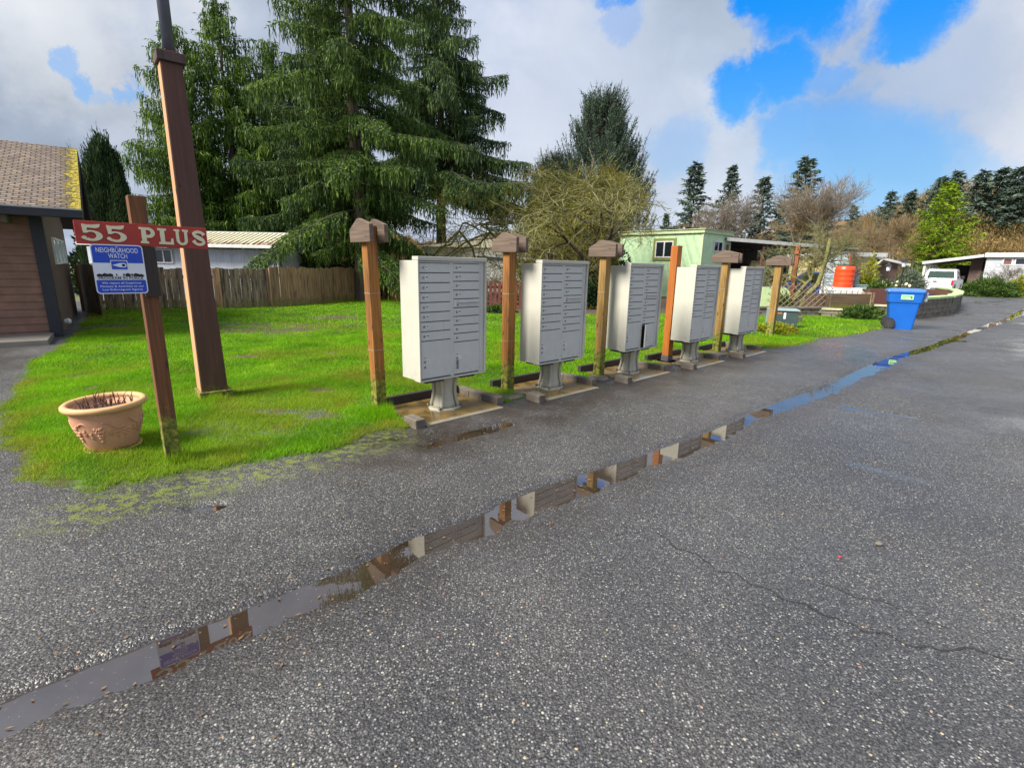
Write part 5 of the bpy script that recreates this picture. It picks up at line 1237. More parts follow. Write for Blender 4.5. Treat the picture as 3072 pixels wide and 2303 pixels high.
# lattice
l0, l1 = A(2300, 912, 17.9), A(2492, 914, 17.9); zt6 = A(2400, 850, 17.9)[2]
t = thing('lattice_fence', 'low tan diamond lattice in front of the pale green board', 'lattice', (l0[0], l0[1], 0), 0)
Lw = l1[0] - l0[0]; b = MB(); sp_ = .22; hh = zt6 - l0[2] + .1; zb0 = .2
for s in (-1, 1):
    x = -hh
    while x < Lw + hh:
        xa_, xb_ = x, x + s * hh; pa, pb = (xa_, zb0), (xb_, zb0 + hh)
        def cl(p, q):
            (x0, z0), (x1, z1) = p, q; t0, t1 = 0.0, 1.0; dx = x1 - x0
            for lim, sg_ in ((0, 1), (Lw, -1)):
                d0 = (x0 - lim) * sg_; d1 = (x1 - lim) * sg_
                if d0 < 0 and d1 < 0: return None
                if d0 < 0: t0 = max(t0, d0 / (d0 - d1))
                if d1 < 0: t1 = min(t1, d0 / (d0 - d1))
            return ((x0 + dx * t0, z0 + (z1 - z0) * t0), (x0 + dx * t1, z0 + (z1 - z0) * t1)) if t1 > t0 + .02 else None
        r_ = cl(pa, pb)
        if r_: b.beam((r_[0][0], s * .008, r_[0][1]), (r_[1][0], s * .008, r_[1][1]), .012, .022, up=(0, 1, 0))
        x += sp_
b.build('lattice_strips', M['lattpost'], t)
# low block wall behind the right lawn
def blockwall(name, label, pts, h, courses, capmat, bl=.32, dp=.22, seed=1, capt=.05, vert=False):
    t = thing(name, label, 'retaining wall', (pts[0][0], pts[0][1], 0), 0); rr = random.Random(seed); b = MB(); cp = MB(); ch = h / courses; ox, oy = pts[0]
    P_ = [np.array(p, float) for p in pts]; S = [0]
    for a, c in zip(P_[:-1], P_[1:]): S.append(S[-1] + np.linalg.norm(c - a))
    def at_(s):
        s = min(max(s, 0), S[-1] - 1e-6); i = max(j for j in range(len(S) - 1) if S[j] <= s); a, c = P_[i], P_[i + 1]; d = (c - a) / (S[i + 1] - S[i]); return a + d * (s - S[i]), math.atan2(d[1], d[0])
    for k in range(courses):
        s = 0 if k % 2 == 0 else -bl / 2
        while s < S[-1]:
            w_ = bl * rr.uniform(.9, 1.05); p, an = at_(s + w_ / 2); x, y = p[0] - ox, p[1] - oy; j = rr.uniform(-.012, .012)
            b.box(x - w_ / 2 + .004, x + w_ / 2 - .004, y - dp / 2 + j, y + dp / 2, k * ch - (.04 if k == 0 else 0), (k + 1) * ch - .006, rz=an, tx=.008, ty=.008); s += w_
    s = 0
    while s < S[-1]: p, an = at_(s + .2); x, y = p[0] - ox, p[1] - oy; cp.box(x - .205, x + .205, y - dp / 2 - .03, y + dp / 2 + .02, h, h + capt, rz=an); s += .4
    b.build('blocks', M['stone'], t); cp.build('cap_stones', capmat, t); return t
hw_ = 0.20
blockwall('block_wall', 'low dark stone block wall with cream caps behind the right hand grass', [tuple(A(2255, 925, 16.2)[:2]), tuple(A(2400, 925, 16.4)[:2]), tuple(A(2470, 925, 16.6)[:2])], .26, 2, M['stone'])
blockwall('block_wall', 'low stone block wall with pale mossy caps just left of the blue bin', [tuple(A(2465, 920, 16.5)[:2]), tuple(A(2590, 925, 16.0)[:2])], .24, 2, M['stonecap'], seed=3)
blockwall('block_wall', 'short tan block wall end immediately left of the blue bin', [tuple(G(2610, 958)), tuple(G(2700, 962))], .42, 3, M['stonecap'], seed=5)
crv = [G(2735, 957), G(2790, 950), G(2835, 943), G(2860, 932), G(2868, 918), G(2850, 905), G(2810, 897)]
blockwall('curved_wall', 'curved stone retaining wall with pale green caps right of the blue bin', [tuple(p) for p in crv], .62, 4, plain('pale green cap', (.45, .62, .28), .7, var=.1), seed=8, dp=.3, capt=.07)
bedp = [(p[0], p[1]) for p in crv] + [tuple(G(2690, 892))]
o = sheet('planting_bed', bedp, .5, M['bed']); 
# blue wheeled bin
BG = G(2712, 989); t = thing('wheeled_bin', 'blue wheeled recycling bin with a pale green label at the lawn end', 'bin', (BG[0] + .03, BG[1] + .24, 0), -30); t.scale = (.86, .9, 1)
H1 = 1.0
def loft(rings, k=4):
    m = MB(); n = len(rings[0])
    for r_ in rings: m.v += r_
    for i in range(len(rings) - 1):
        for j in range(n): m.f.append((n * i + j, n * i + (j + 1) % n, n * (i + 1) + (j + 1) % n, n * (i + 1) + j))
    m.f += [tuple(range(n - 1, -1, -1)), tuple(range(n * (len(rings) - 1), n * len(rings)))]; return m
def rr_(x0, x1, y0, y1, z, c=.05): 
    o = []
    for cx_, cy_, a in ((x1 - c, y1 - c, 0), (x0 + c, y1 - c, 90), (x0 + c, y0 + c, 180), (x1 - c, y0 + c, 270)): o += [(cx_ + c * math.cos(R(a + q)), cy_ + c * math.sin(R(a + q)), z) for q in (0, 30, 60, 90)]
    return o
loft([rr_(-.28, .30, -.27, .25, .0), rr_(-.37, .36, -.33, .31, .62), rr_(-.385, .38, -.34, .32, .68), rr_(-.415, .40, -.36, .34, .70), rr_(-.435, .43, -.375, .355, .92), rr_(-.47, .45, -.39, .37, .935), rr_(-.475, .455, -.395, .375, .975)]).build('bin_body', M['binblue'], t, smooth=False, bevel=.006)
loft([rr_(-.49, .44, -.38, .39, .977), rr_(-.48, .46, -.37, .38, 1.0), rr_(-.42, .44, -.30, .33, 1.035), rr_(-.30, .34, -.22, .26, 1.05)]).build('lid', plain('grey blue lid', (.07, .17, .42), .4), t, bevel=.004)
MB().tube([(.50, -.22, .95), (.56, -.2, .93), (.56, .2, .93), (.50, .22, .95)], .016, 8).build('handle', M['binblue'], t)
MB().box(.44, .52, -.25, -.19, .74, .96).box(.44, .52, .17, .23, .74, .96).build('hinge_bracket', plain('grey hinge', (.25, .3, .35), .5), t)
for s in (-1, 1):
    o = MB().lathe([(.10, -.035), (.145, -.035), (.15, -.02), (.15, .02), (.145, .035), (.10, .035)], 24).build('wheel', M['rubber'], t); o.location = (-.30, s * .31 - .01, .15); o.rotation_euler = (R(90), 0, 0)
    q = MB()
    for k in range(8): a = k / 8 * 6.283; q.beam((.02 * math.cos(a), .02 * math.sin(a), 0), (.11 * math.cos(a), .11 * math.sin(a), 0), .02, .085)
    q.build('rim', plain('dark grey hub', (.06, .06, .065), .5), o)
lb_ = MB().box(-.13, .17, -.3905, -.385, .775, .895).build('label', M['binlabel'], t, bevel=.002)
MB().box(-.11, -.02, -.3925, -.391, .80, .815).box(-.11, .12, -.3925, -.391, .85, .87).box(.10, .14, -.3925, -.391, .80, .86).build('label_print', M['greenink'], lb_)
# utility enclosure
g0, g1 = G(2271, 985), G(2330, 980)
ug = A(2283, 985, 12.9); t = thing('utility_box', 'dark green metal utility box behind the farthest mailbox', 'utility box', (ug[0] + .06, 12.6, 0), -20)
uh = A(2300, 925, 12.9)[2]
MB().box(-.02, .60, .0, .55, .03, uh - .03).build('box_body', M['util'], t, bevel=.01); MB().box(-.05, .63, -.03, .58, uh - .03, uh + .01).build('lid', M['utillight'], t, bevel=.01); MB().box(-.05, -.021, -.01, .56, .03, uh - .031).build('side_edge', M['utillight'], t)
MB().box(.28, .33, -.004, -.001, uh * .55, uh * .86).build('sticker', M['tag'], t); MB().box(.04, .12, -.004, -.001, uh * .72, uh * .88).build('sticker', M['tag'], t); MB().box(.10, .34, -.004, -.001, uh * .12, uh * .26).build('sticker', M['utillight'], t); MB().box(.14, .24, -.005, -.001, uh * .80, uh * .86).build('sticker', plain('orange sticker', (.5, .2, .05), .5), t)
for px, py, lb, s_ in ((2372, 968, 'tan concrete block on the grass right of the farthest post', .30), (2345, 985, 'small weathered timber block by the farthest post', .2)):
    g = G(px, py); t = MB().box(-s_ * .8, s_ * .8, -.15, .15, -.02, .17).build('ground_block', M['curb'], None, bevel=.01); t.location = (g[0], g[1], .01); t.rotation_euler = (0, 0, R(10)); tag(t, lb, 'block')
    break
# red picket fences and lattice behind
a_, b_ = A(1100, 897, 20.6), A(1262, 880, 20.8)
fence('picket_fence', 'rusty red board fence left of the nearest mailbox below the lattice', [tuple(A(1148, 880, 21.2)[:2]), tuple(A(1170, 890, 20.0)[:2]), tuple(A(1268, 890, 18.9)[:2])], .80, M['redfence'], M['redfence'], board=.10, posts=False, jag=.02)
fence('picket_fence', 'dark red picket fence between the nearest and second mailboxes', [tuple(A(1440, 900, 16.6)[:2]), tuple(A(1640, 900, 17.2)[:2])], .92, M['redfence'], M['redfence'], board=.09, gap=.05, posts=False, jag=.03)
l0, l1 = A(1120, 830, 22.5), A(1270, 830, 22.5); t = thing('lattice_fence', 'tan diamond lattice panel above the board fence left of the nearest mailbox', 'lattice', (l0[0], l0[1], 0), 0)
Lw = l1[0] - l0[0]; b = MB(); z0q, z1q = A(1160, 832, 22.5)[2], A(1160, 786, 22.5)[2]; hh = z1q - z0q
for s in (-1, 1):
    x = -hh
    while x < Lw + hh:
        if 0 <= x <= Lw and 0 <= x + s * hh <= Lw: b.beam((x, s * .008, z0q), (x + s * hh, s * .008, z1q), .012, .035, up=(0, 1, 0))
        x += .15
b.beam((0, 0, z0q), (Lw, 0, z0q), .03, .06).beam((0, 0, z1q), (Lw, 0, z1q), .03, .06); b.build('lattice_strips', M['lattice'], t); MB().box(0, Lw, .03, .06, 0, z0q - .04).build('boards', M['redfence'], t)
for x in (0, Lw): MB().box(x - .05, x + .05, -.04, .06, 0, z1q + .05).build('lattice_post', M['fencenew'], t)
# old wagon wheel leaning on the pickets
g = A(1482, 905, 16.2); t = MB(); 
for k in range(20): a, c = k / 20 * 6.283, (k + 1) / 20 * 6.283; t.beam((.3 * math.cos(a), 0, .3 * math.sin(a)), (.3 * math.cos(c), 0, .3 * math.sin(c)), .035, .03, up=(0, 1, 0))
wr = thing('wagon_wheel', 'rusty red spoked wheel leaning on the dark red pickets', 'wheel', (g[0], g[1], .30), 0); t.build('felloe', M['redbrown'], wr)
q = MB()
for k in range(10): a = k / 10 * 6.283; q.beam((0, 0, 0), (.29 * math.cos(a), 0, .29 * math.sin(a)), .018)
q.build('spokes', M['redbrown'], wr); wr.rotation_euler = (R(-12), 0, R(10))
# lamp posts and ornaments by the curved wall
for px, hpx, lb in ((2653, 812, 'dark garden lantern left of the grey green shrub'), (2697, 800, 'second dark garden lantern just behind the grey green shrub')):
    g = A(px, 870, 24); zt7 = A(px, hpx, 24)[2]; t = thing('garden_lantern', lb, 'lantern', (g[0], g[1], 0), 0)
    MB().tube([(0, 0, 0), (0, 0, zt7)], .03, 8).build('lantern_post', M['darkmetal'], t); MB().lathe([(.07, zt7 + .001), (.11, zt7 + .22)], 6).build('lantern_glass', M['tag'], t); MB().lathe([(.18, zt7 + .221), (.05, zt7 + .33), (.02, zt7 + .38)], 6).build('lantern_cap', M['darkmetal'], t)

# ================================================================ trees
def kites(Pp, Dd, L, Wd, r, side=None, bend=0.0):
    n = len(Pp); Dd = Dd / np.maximum(np.linalg.norm(Dd, axis=1, keepdims=True), 1e-6)
    s = np.cross(Dd, r.normal(size=(n, 3)) if side is None else side); s /= np.maximum(np.linalg.norm(s, axis=1, keepdims=True), 1e-6)
    L = np.broadcast_to(L, n)[:, None]; Wd = np.broadcast_to(Wd, n)[:, None]; mid = Pp + Dd * L * .45; tip = Pp + Dd * L; tip = tip + np.array([0, 0, -1.0]) * bend * L
    return np.stack([Pp, mid - s * Wd / 2, tip, mid + s * Wd / 2], 1)
def tubes(p0, p1, r0, r1, k=3):
    p0, p1 = np.asarray(p0, float), np.asarray(p1, float); n = len(p0); d = p1 - p0; d /= np.maximum(np.linalg.norm(d, axis=1, keepdims=True), 1e-6)
    ref = np.where(np.abs(d[:, 2:3]) > .9, np.array([[1., 0, 0]]), np.array([[0, 0, 1.]])); a = np.cross(d, ref); a /= np.linalg.norm(a, axis=1, keepdims=True); b = np.cross(d, a)
    V = np.empty((n, 2, k, 3)); r0 = np.broadcast_to(r0, n); r1 = np.broadcast_to(r1, n)
    for j in range(k):
        t = 2 * math.pi * j / k; o = a * math.cos(t) + b * math.sin(t); V[:, 0, j] = p0 + o * r0[:, None]; V[:, 1, j] = p1 + o * r1[:, None]
    base = (np.arange(n) * 2 * k)[:, None]; F = []
    for j in range(k): F.append(np.concatenate([base + j, base + (j + 1) % k, base + k + (j + 1) % k, base + k + j], 1))
    return V.reshape(-1, 3), np.stack(F, 1).reshape(-1, 4)
def trunk_mesh(H, r0, r1=.02, lean=(0, 0), k=10, n=9, seed=0):
    r = random.Random(seed); m = MB(); pts = []; 
    for i in range(n + 1):
        f = i / n; pts.append((lean[0] * f + r.uniform(-1, 1) * .012 * H * f * (1 - f) * 2, lean[1] * f + r.uniform(-1, 1) * .012 * H * f * (1 - f) * 2, H * f))
    m.tube(pts, [r0 * 1.25 if i == 0 else r0 + (r1 - r0) * i / n for i in range(n + 1)], k); return m, pts
def conifer(name, H, Rr, z0, seed, mat, nl=110, droop=.35, curtain=1.0, kl=.16, kw=.05, dens=1.0, shape=.8, trunk_r=.28, barkmat='barkdark', upturn=.25, gaps=.12, zmin_frac=0.0):
    """returns (trunk mesh, crown mesh): limbs spiral up the trunk, each with side branchlets and hanging sprays"""
    r = np.random.default_rng(seed); Q = []; T0, T1, TR0, TR1 = [], [], [], []
    mt, _ = trunk_mesh(H, trunk_r, .02, seed=seed)
    for i in range(nl):
        f = (i + r.random()) / nl; z = z0 + (H - z0) * f ** 1.05
        if z / H < zmin_frac: continue
        L = Rr * ((1 - f) ** shape) * (.55 + .65 * r.random()) + .12
        if r.random() < gaps: L *= r.uniform(.35, .8)
        az = i * 2.399 + r.normal(0, .25); d = np.array([math.cos(az), math.sin(az), 0]); sd = np.array([-d[1], d[0], 0])
        m = 9; s = np.linspace(0, 1, m); el = (r.uniform(-.1, .35) + .45 * f) * L; dr_ = droop * r.uniform(.6, 1.4); zz = z + el * s * .6 - dr_ * L * s ** 1.7 * (1 - .35 * f) + upturn * L * np.clip(s - .6, 0, 1) ** 1.5
        wob = np.cumsum(r.normal(0, .03 * L, m)) * s
        Lp = d[None] * (s * L)[:, None] + sd[None] * wob[:, None]; Lp[:, 2] += zz
        T0.append(Lp[:-1]); T1.append(Lp[1:]); rr0 = (.010 + .011 * L) * (1 - s[:-1] * .92) * trunk_r / .28; TR0.append(rr0); TR1.append(rr0 * .85)
        nb_ = max(5, int(L * 9 * dens))
        for sb in np.linspace(.12, 1, nb_):
            k = sb * (m - 1); k0 = min(int(k), m - 2); p = Lp[k0] + (Lp[k0 + 1] - Lp[k0]) * (k - k0)
            for sg in (-1, 1):
                bl = (.30 * L * (1 - sb * .75) + .12) * (.6 + .7 * r.random()); bd = d * (.55 + .4 * r.random()) + sd * sg * (.75) ; bd[2] = -.10 - .15 * r.random(); bd /= np.linalg.norm(bd)
                nk = max(3, int(bl / kl * 2.3 * dens)); t = (np.arange(nk) + r.random(nk)) / nk; P0 = p + bd[None] * (t * bl)[:, None]; P0[:, 2] -= .25 * bl * t ** 2
                D_k = bd[None] * (.7) + r.normal(0, .45, (nk, 3)); D_k[:, 2] -= .15 + .25 * curtain
                Q.append(kites(P0, D_k, kl * (.7 + .7 * r.random(nk)), kw * (.7 + .6 * r.random(nk)), r))
                if curtain > 0 and r.random() < .75 * curtain:
                    nh = max(2, int(bl * 9 * dens)); t = r.random(nh); P1 = p + bd[None] * (t * bl)[:, None]; P1[:, 2] -= .25 * bl * t ** 2; hl = (.12 + .38 * r.random(nh)) * curtain
                    for q in range(3):
                        Pq = P1.copy(); Pq[:, 2] -= hl * q / 3; Dq = r.normal(0, .22, (nh, 3)); Dq[:, 2] = -1
                        Q.append(kites(Pq, Dq, np.maximum(hl / 2.2, kl * .7), kw * 1.15, r))
    Qa = np.concatenate(Q); V1 = Qa.reshape(-1, 3); n = len(Qa)
    crown = npmesh('crown', V1, np.arange(n * 4), 4)
    bv, bf = tubes(np.concatenate(T0), np.concatenate(T1), np.concatenate(TR0), np.concatenate(TR1), 4); limbs = npmesh('limbs', bv, bf, 4)
    return mt.mesh('trunk'), crown, limbs
def place_tree(meshes, name, label, x, y, sc=1.0, rot=0.0, mat='spruce', bark='barkdark', group=None, z=0.0, cat='tree', scz=None, tilt=None):
    t = thing(name, label, cat, (x, y, z), rot, group, tilt); t.scale = (sc, sc, scz or sc)
    names = ('trunk', 'crown', 'limbs')
    for me_, nm in zip(meshes, names):
        if me_ is None: continue
        if not me_.materials: me_.materials.append(M[mat if nm == 'crown' else (bark if nm == 'trunk' else 'barkdark')])
        o = bpy.data.objects.new(nm, me_); COL.objects.link(o); o.parent = t
    return t
# big spruces
spA = conifer('sp', 20, 4.1, 1.9, 11, 'spruce', nl=135, droop=.48, curtain=1.2, kl=.11, kw=.034, dens=1.2, shape=.55, trunk_r=.26, gaps=.4)
spB = conifer('sp', 14.2, 4.3, 4.1, 23, 'spruce2', nl=100, droop=.42, curtain=1.4, kl=.11, kw=.036, dens=1.3, shape=.9, trunk_r=.26, gaps=.3, upturn=.5)
place_tree(spA, 'spruce_tree', 'tall drooping spruce with its grey trunk showing, above the nearest capped post', A(1073, 600, 19.5)[0], 19.6, 1.0, 40, 'spruce', 'bark', 'big drooping spruces behind the fence')
place_tree(spB, 'spruce_tree', 'drooping spruce reaching out to the right, rising behind the beige home and nearest mailbox', A(1322, 700, 35.0)[0], 35.3, 1.5, 150, 'spruce2', 'barkdark', 'big drooping spruces behind the fence')
place_tree(spB, 'spruce_tree', 'thick trunked spruce rising behind the warmer board fence', A(988, 700, 21.5)[0], 21.8, .85, 290, 'spruce2', 'barkdark', 'big drooping spruces behind the fence')
# cedars left
cd = conifer('cd', 11.5, 2.9, .9, 31, 'cedar', nl=120, droop=.30, curtain=1.6, kl=.14, kw=.042, dens=1.0, shape=.55, trunk_r=.2, upturn=.55)
place_tree(cd, 'cedar_tree', 'feathery green cedar leftmost behind the tall lamp pole', A(560, 650, 22.5)[0], 22.8, .93, 10, 'cedar', 'bark', 'feathery cedars behind the ribbed shed')
place_tree(cd, 'cedar_tree', 'taller feathery cedar behind the roof of the ribbed shed', A(700, 650, 23.5)[0], 23.9, 1.05, 130, 'cedar', 'bark', 'feathery cedars behind the ribbed shed')
place_tree(cd, 'cedar_tree', 'feathery cedar between the ribbed shed and the thick trunked spruce', A(835, 650, 24.5)[0], 24.9, .95, 250, 'cedar', 'bark', 'feathery cedars behind the ribbed shed')
# columnar cypresses
def cypress(H, Rr, n, seed, kl=.13, kw=.045):
    r = np.random.default_rng(seed); f = r.random(n) ** .9; az = r.random(n) * 6.283; lob = 1 + .22 * np.sin(az * 3 + f * 5) + .13 * np.sin(az * 7 - f * 11)
    prof = Rr * np.minimum(1, (f / .12) ** .5) * np.sqrt(np.clip(1 - f ** 2.2, 0, 1)) * lob; rad = prof * (1 - .45 * r.random(n) ** 2.2)
    P0 = np.stack([np.cos(az) * rad, np.sin(az) * rad, f * H * (.94 + .06 * lob) + r.normal(0, .05, n)], 1); D0 = np.stack([np.cos(az) * .5, np.sin(az) * .5, np.full(n, 1.0)], 1) + r.normal(0, .35, (n, 3))
    Q = kites(P0, D0, kl * (.7 + .8 * r.random(n)), kw, r); mt, _ = trunk_mesh(H * .8, .12, .02, seed=seed)
    return mt.mesh('trunk'), npmesh('crown', Q.reshape(-1, 3), np.arange(n * 4), 4), None
cy = cypress(1.0, .33, 52000, 4, .035, .012)
cx_ = A(312, 660, 19.0); zt8 = A(300, 362, 19.0)[2]; rx_ = (A(388, 600, 19)[0] - A(232, 600, 19)[0]) / 2
t = place_tree(cy, 'cypress_tree', 'dark dense columnar cypress right of the mossy clubhouse roof', A(308, 600, 19)[0] + .05, 19.2, rx_ / .36, 0, 'cypress', 'barkdark', scz=zt8 * .84)
t = place_tree(cy, 'cypress_tree', 'small dark treetop peeking over the clubhouse roof ridge', A(206, 430, 23)[0], 23.0, .9, 40, 'cypress', 'barkdark', scz=A(206, 418, 23)[2] * .84)
# white pine with upright shoots
def pine(H, Rr, seed, nb_=520):
    r = np.random.default_rng(seed); Q = []; T0, T1 = [], []
    for i in range(nb_):
        f = r.random() ** .8; z = .12 * H + f * H * .8; az = r.random() * 6.283; rad = Rr * (max(0, 1 - f * .97) ** .72) * min(1, .55 + 2 * f) * (.45 + .6 * r.random()); base = np.array([math.cos(az) * rad * .55, math.sin(az) * rad * .55, z - .2 * rad]); tip = np.array([math.cos(az) * rad, math.sin(az) * rad, z + .35 + .5 * r.random()])
        T0.append(base); T1.append(tip)
        for sh in range(5):
            p0 = tip + r.normal(0, .30, 3) * np.array([1, 1, .5]); L = .5 + .75 * r.random() * (1 + f); d = np.array([math.cos(az) * .28, math.sin(az) * .28, 1.0]) + r.normal(0, .16, 3); d /= np.linalg.norm(d); nk = 26; t = r.random(nk)
            Pk = p0 + d[None] * (t * L)[:, None]; Dk = d[None] * 1.0 + r.normal(0, .55, (nk, 3)); Q.append(kites(Pk, Dk, .26, .040, r)); T0.append(p0); T1.append(p0 + d * L * 1.15)
    mt, _ = trunk_mesh(H * .9, .25, .03, seed=seed); Qa = np.concatenate(Q); bv, bf = tubes(np.array(T0), np.array(T1), .022, .008, 3)
    return mt.mesh('trunk'), npmesh('crown', Qa.reshape(-1, 3), np.arange(len(Qa) * 4), 4), npmesh('limbs', bv, bf, 4)
pn = pine(13.2, 5.3, 3)
place_tree(pn, 'pine_tree', 'blue green pine with upright candle shoots above the yellow green bushes', A(1795, 600, 41)[0], 41, 1.0, 0, 'pine', 'bark')
place_tree(pn, 'pine_tree', 'smaller blue green pine left of the larger pine, half hidden', A(1655, 600, 44)[0], 44, .74, 90, 'pine', 'bark')
# far firs
ff = [conifer('fir', 15, 3.3, 1.5, 50 + i, 'fir', nl=84, droop=.30, curtain=.4, kl=.45, kw=.16, dens=.5, shape=.8, trunk_r=.2, gaps=.25) for i in range(3)]
FIRS = [(2090, 490, 55, 'tall dense fir rising right of the big pine', 1.0), (2200, 497, 62, 'thin open fir beside the pale bare tree', .8), (2298, 530, 62, 'fir standing between two brown bare trees', 1.0), (2425, 470, 60, 'tallest dark fir rising above the bare trees over the carport', 1.05),
        (2565, 615, 80, 'small lone fir low over the beige house', .8), (2676, 575, 85, 'fir left of a matching fir in the gap of blue sky', .9), (2738, 572, 85, 'fir right of a matching fir in the gap of blue sky', .9), (2828, 530, 82, 'dark fir at the left shoulder of the bright cedar', .95),
        (2878, 512, 84, 'fir whose top shows just above the bright cedar', .9), (2955, 513, 80, 'hill fir immediately right of the bright cedar top', 1.0), (3012, 505, 80, 'hill fir second from the right edge', 1.1), (3062, 500, 78, 'hill fir at the right edge of the view', 1.0), (2795, 575, 90, 'low fir filling the dip left of the bright cedar', 1.0),
        (2000, 640, 60, 'fir top mostly hidden behind the yellow green bushes', .8), (1500, 545, 48, 'dark conifer behind the pale bare bush right of the big spruces', .8), (2480, 610, 75, 'fir behind the bare fan shaped tree', .9), (3095, 520, 78, 'hill fir cut by the right edge', 1.0), (2350, 600, 66, 'fir just left of the tallest dark fir', .8)]
for i, (px, py, Yd, lb, w_) in enumerate(FIRS):
    a = A(px, py, Yd); s = a[2] / 15.0; place_tree(ff[i % 3], 'fir_tree', lb, a[0], Yd, s * w_ * 1.5, i * 77, 'fir', 'barkdark', 'firs beyond the houses', scz=s)
# bright cedar
bc = conifer('bc', 10, 3.3, .3, 71, 'brightcedar', nl=150, droop=.10, curtain=.1, kl=.24, kw=.09, dens=.8, shape=.85, trunk_r=.2, upturn=.5, gaps=.05)
a = A(2866, 547, 52); place_tree(bc, 'cedar_tree', 'bright yellow green cedar above the white carport', A(2852, 547, 52)[0], 52, a[2] / 10 * 1.35, 0, 'brightcedar', 'bark', scz=a[2] / 10)
# bare and budding trees
def bare(H, seed, depth=5, spread=.55, nchild=3, r0=.12, buds=0, twist=.18, first=.28, upb=.25, budsize=.05, kinks=3, minlen=.10, ratio=.72):
    r = np.random.default_rng(seed); S0, S1, R0, R1 = [], [], [], []; tips = []
    def grow(p, d, L, rad, lv):
        q = p.copy(); dd = d.copy()
        for k in range(kinks):
            dd = dd + r.normal(0, twist, 3); dd[2] += upb * .12; dd /= np.linalg.norm(dd); n_ = q + dd * L / kinks; S0.append(q); S1.append(n_); R0.append(rad * (1 - .25 * k / kinks)); R1.append(rad * (1 - .25 * (k + 1) / kinks)); 
            if lv >= 2 and lv < depth and r.random() < .5: side(n_, dd, L, rad, lv)
            q = n_
            if lv >= depth - 1: tips.append((q, dd))
        if lv >= depth: return
        for c in range(nchild if lv > 0 else nchild + 1): side(q, dd, L, rad, lv)
    def side(q, dd, L, rad, lv):
        nd = dd + r.normal(0, spread, 3); nd[2] += upb * .5; nd /= np.linalg.norm(nd); LL = L * ratio * (.75 + .5 * r.random())
        if LL > minlen: grow(q, nd, LL, rad * .62, lv + 1)
    grow(np.array([0., 0, 0]), np.array([r.normal(0, .08), r.normal(0, .08), 1.]), H * first, r0, 0)
    S0, S1, R0, R1 = map(np.array, (S0, S1, R0, R1)); zmax = S1[:, 2].max(); k = H / zmax
    S0, S1 = S0 * k, S1 * k; rmin = .0045 if depth > 5 and nchild > 2 else .006; R0 = np.maximum(R0, rmin); R1 = np.maximum(R1, rmin); main = R0 > r0 * .3
    v, f = tubes(S0[main], S1[main], R0[main], R1[main], 6); mt = npmesh('trunk', v, f, 4)
    v, f = tubes(S0[~main], S1[~main], R0[~main], R1[~main], 3); tw = npmesh('twigs', v, f, 4); bm_ = None
    if buds:
        tp = np.array([t[0] for t in tips]) * k; td = np.array([t[1] for t in tips]); sel = r.integers(0, len(tp), buds); P0 = tp[sel] + r.normal(0, .035, (buds, 3)) * H / 4; D0 = td[sel] + r.normal(0, .6, (buds, 3)); Qb = kites(P0, D0, budsize * (.6 + .8 * r.random(buds)), budsize * .5, r); bm_ = npmesh('leaf_buds', Qb.reshape(-1, 3), np.arange(buds * 4), 4)
    print('bare', len(S0), len(tips)); return mt, tw, bm_
def place_bare(ms, name, label, x, y, sc=1.0, rot=0.0, barkm='barkmoss', twig='twigyellow', bud='bud', group=None, z=0.0, scz=None, cat='tree', tilt=None):
    t = thing(name, label, cat, (x, y, z), rot, group, tilt); t.scale = (sc, sc, scz or sc)
    for me_, nm, mm in zip(ms, ('trunk', 'twigs', 'leaf_buds'), (barkm, twig, bud)):
        if me_ is None: continue
        if nm == 'leaf_buds' and bud is None: continue
        key = me_.name + mm
        if not me_.materials: me_.materials.append(M[mm])
        o = bpy.data.objects.new(nm, me_); COL.objects.link(o); o.parent = t
        if me_.materials[0] != M[mm]: o.material_slots[0].link = 'OBJECT'; o.material_slots[0].material = M[mm]
    return t
b1 = bare(4.6, 5, 6, .60, 3, .09, 9000, .24, .34, .10, .055, 3, .12, .74)
b2 = bare(4.6, 8, 6, .66, 2, .09, 900, .30, .36, .05, .05, 3, .12, .74)
b5 = bare(4.6, 33, 6, .60, 2, .08, 4500, .26, .30, .08, .055, 3, .12, .76)
b3 = bare(6.0, 15, 7, .42, 2, .12, 0, .12, .26, .35, .05, 3, .12, .76)
def at(px, Yd, pytop): a = A(px, pytop, Yd); return a[0], Yd, a[2]
BT = [(1530, 21.5, 600, b5, .85, 'twiggy yellow bush tree right beside the dark spruce limbs', 'barkmoss', 'twigyellow', 300), (1745, 22.5, 470, b1, 1.15, 'densest yellow green budding tree in front of the large pine', 'barkmoss', 'twigyellow', 0), (1650, 23.5, 520, b5, 1.0, 'yellow green budding tree left of the densest one', 'barkmoss', 'twigyellow', 80), (1585, 24.5, 560, b5, 1.0, 'low yellow green bush tree beside the beige home', 'barkmoss', 'twigyellow', 160),
      (1884, 20.5, 500, b2, 1.4, 'dark trunked crooked bare tree in front of the mint green home', 'barkdark', 'twigmoss', 30), (1810, 24.0, 480, b1, .8, 'budding tree just right of the densest yellow green one', 'barkmoss', 'twigyellow', 240), (1452, 24.0, 560, b5, .6, 'small orange tipped bush tree right of the big spruces', 'barkmoss', 'twigyellow', 200),
]
for px, Yd, pt, ms, w_, lb, bk, tw, rot in BT:
    x, y, z = at(px, Yd, pt); s = z / 4.6; place_bare(ms, 'budding_tree', lb, x, y, s * w_, rot, bk, tw, 'bud', 'budding trees behind the mailboxes', scz=s)
b4 = bare(4.6, 25, 6, .75, 3, .10, 1500, .30, .20, .02, .05, 3, .12, .74)
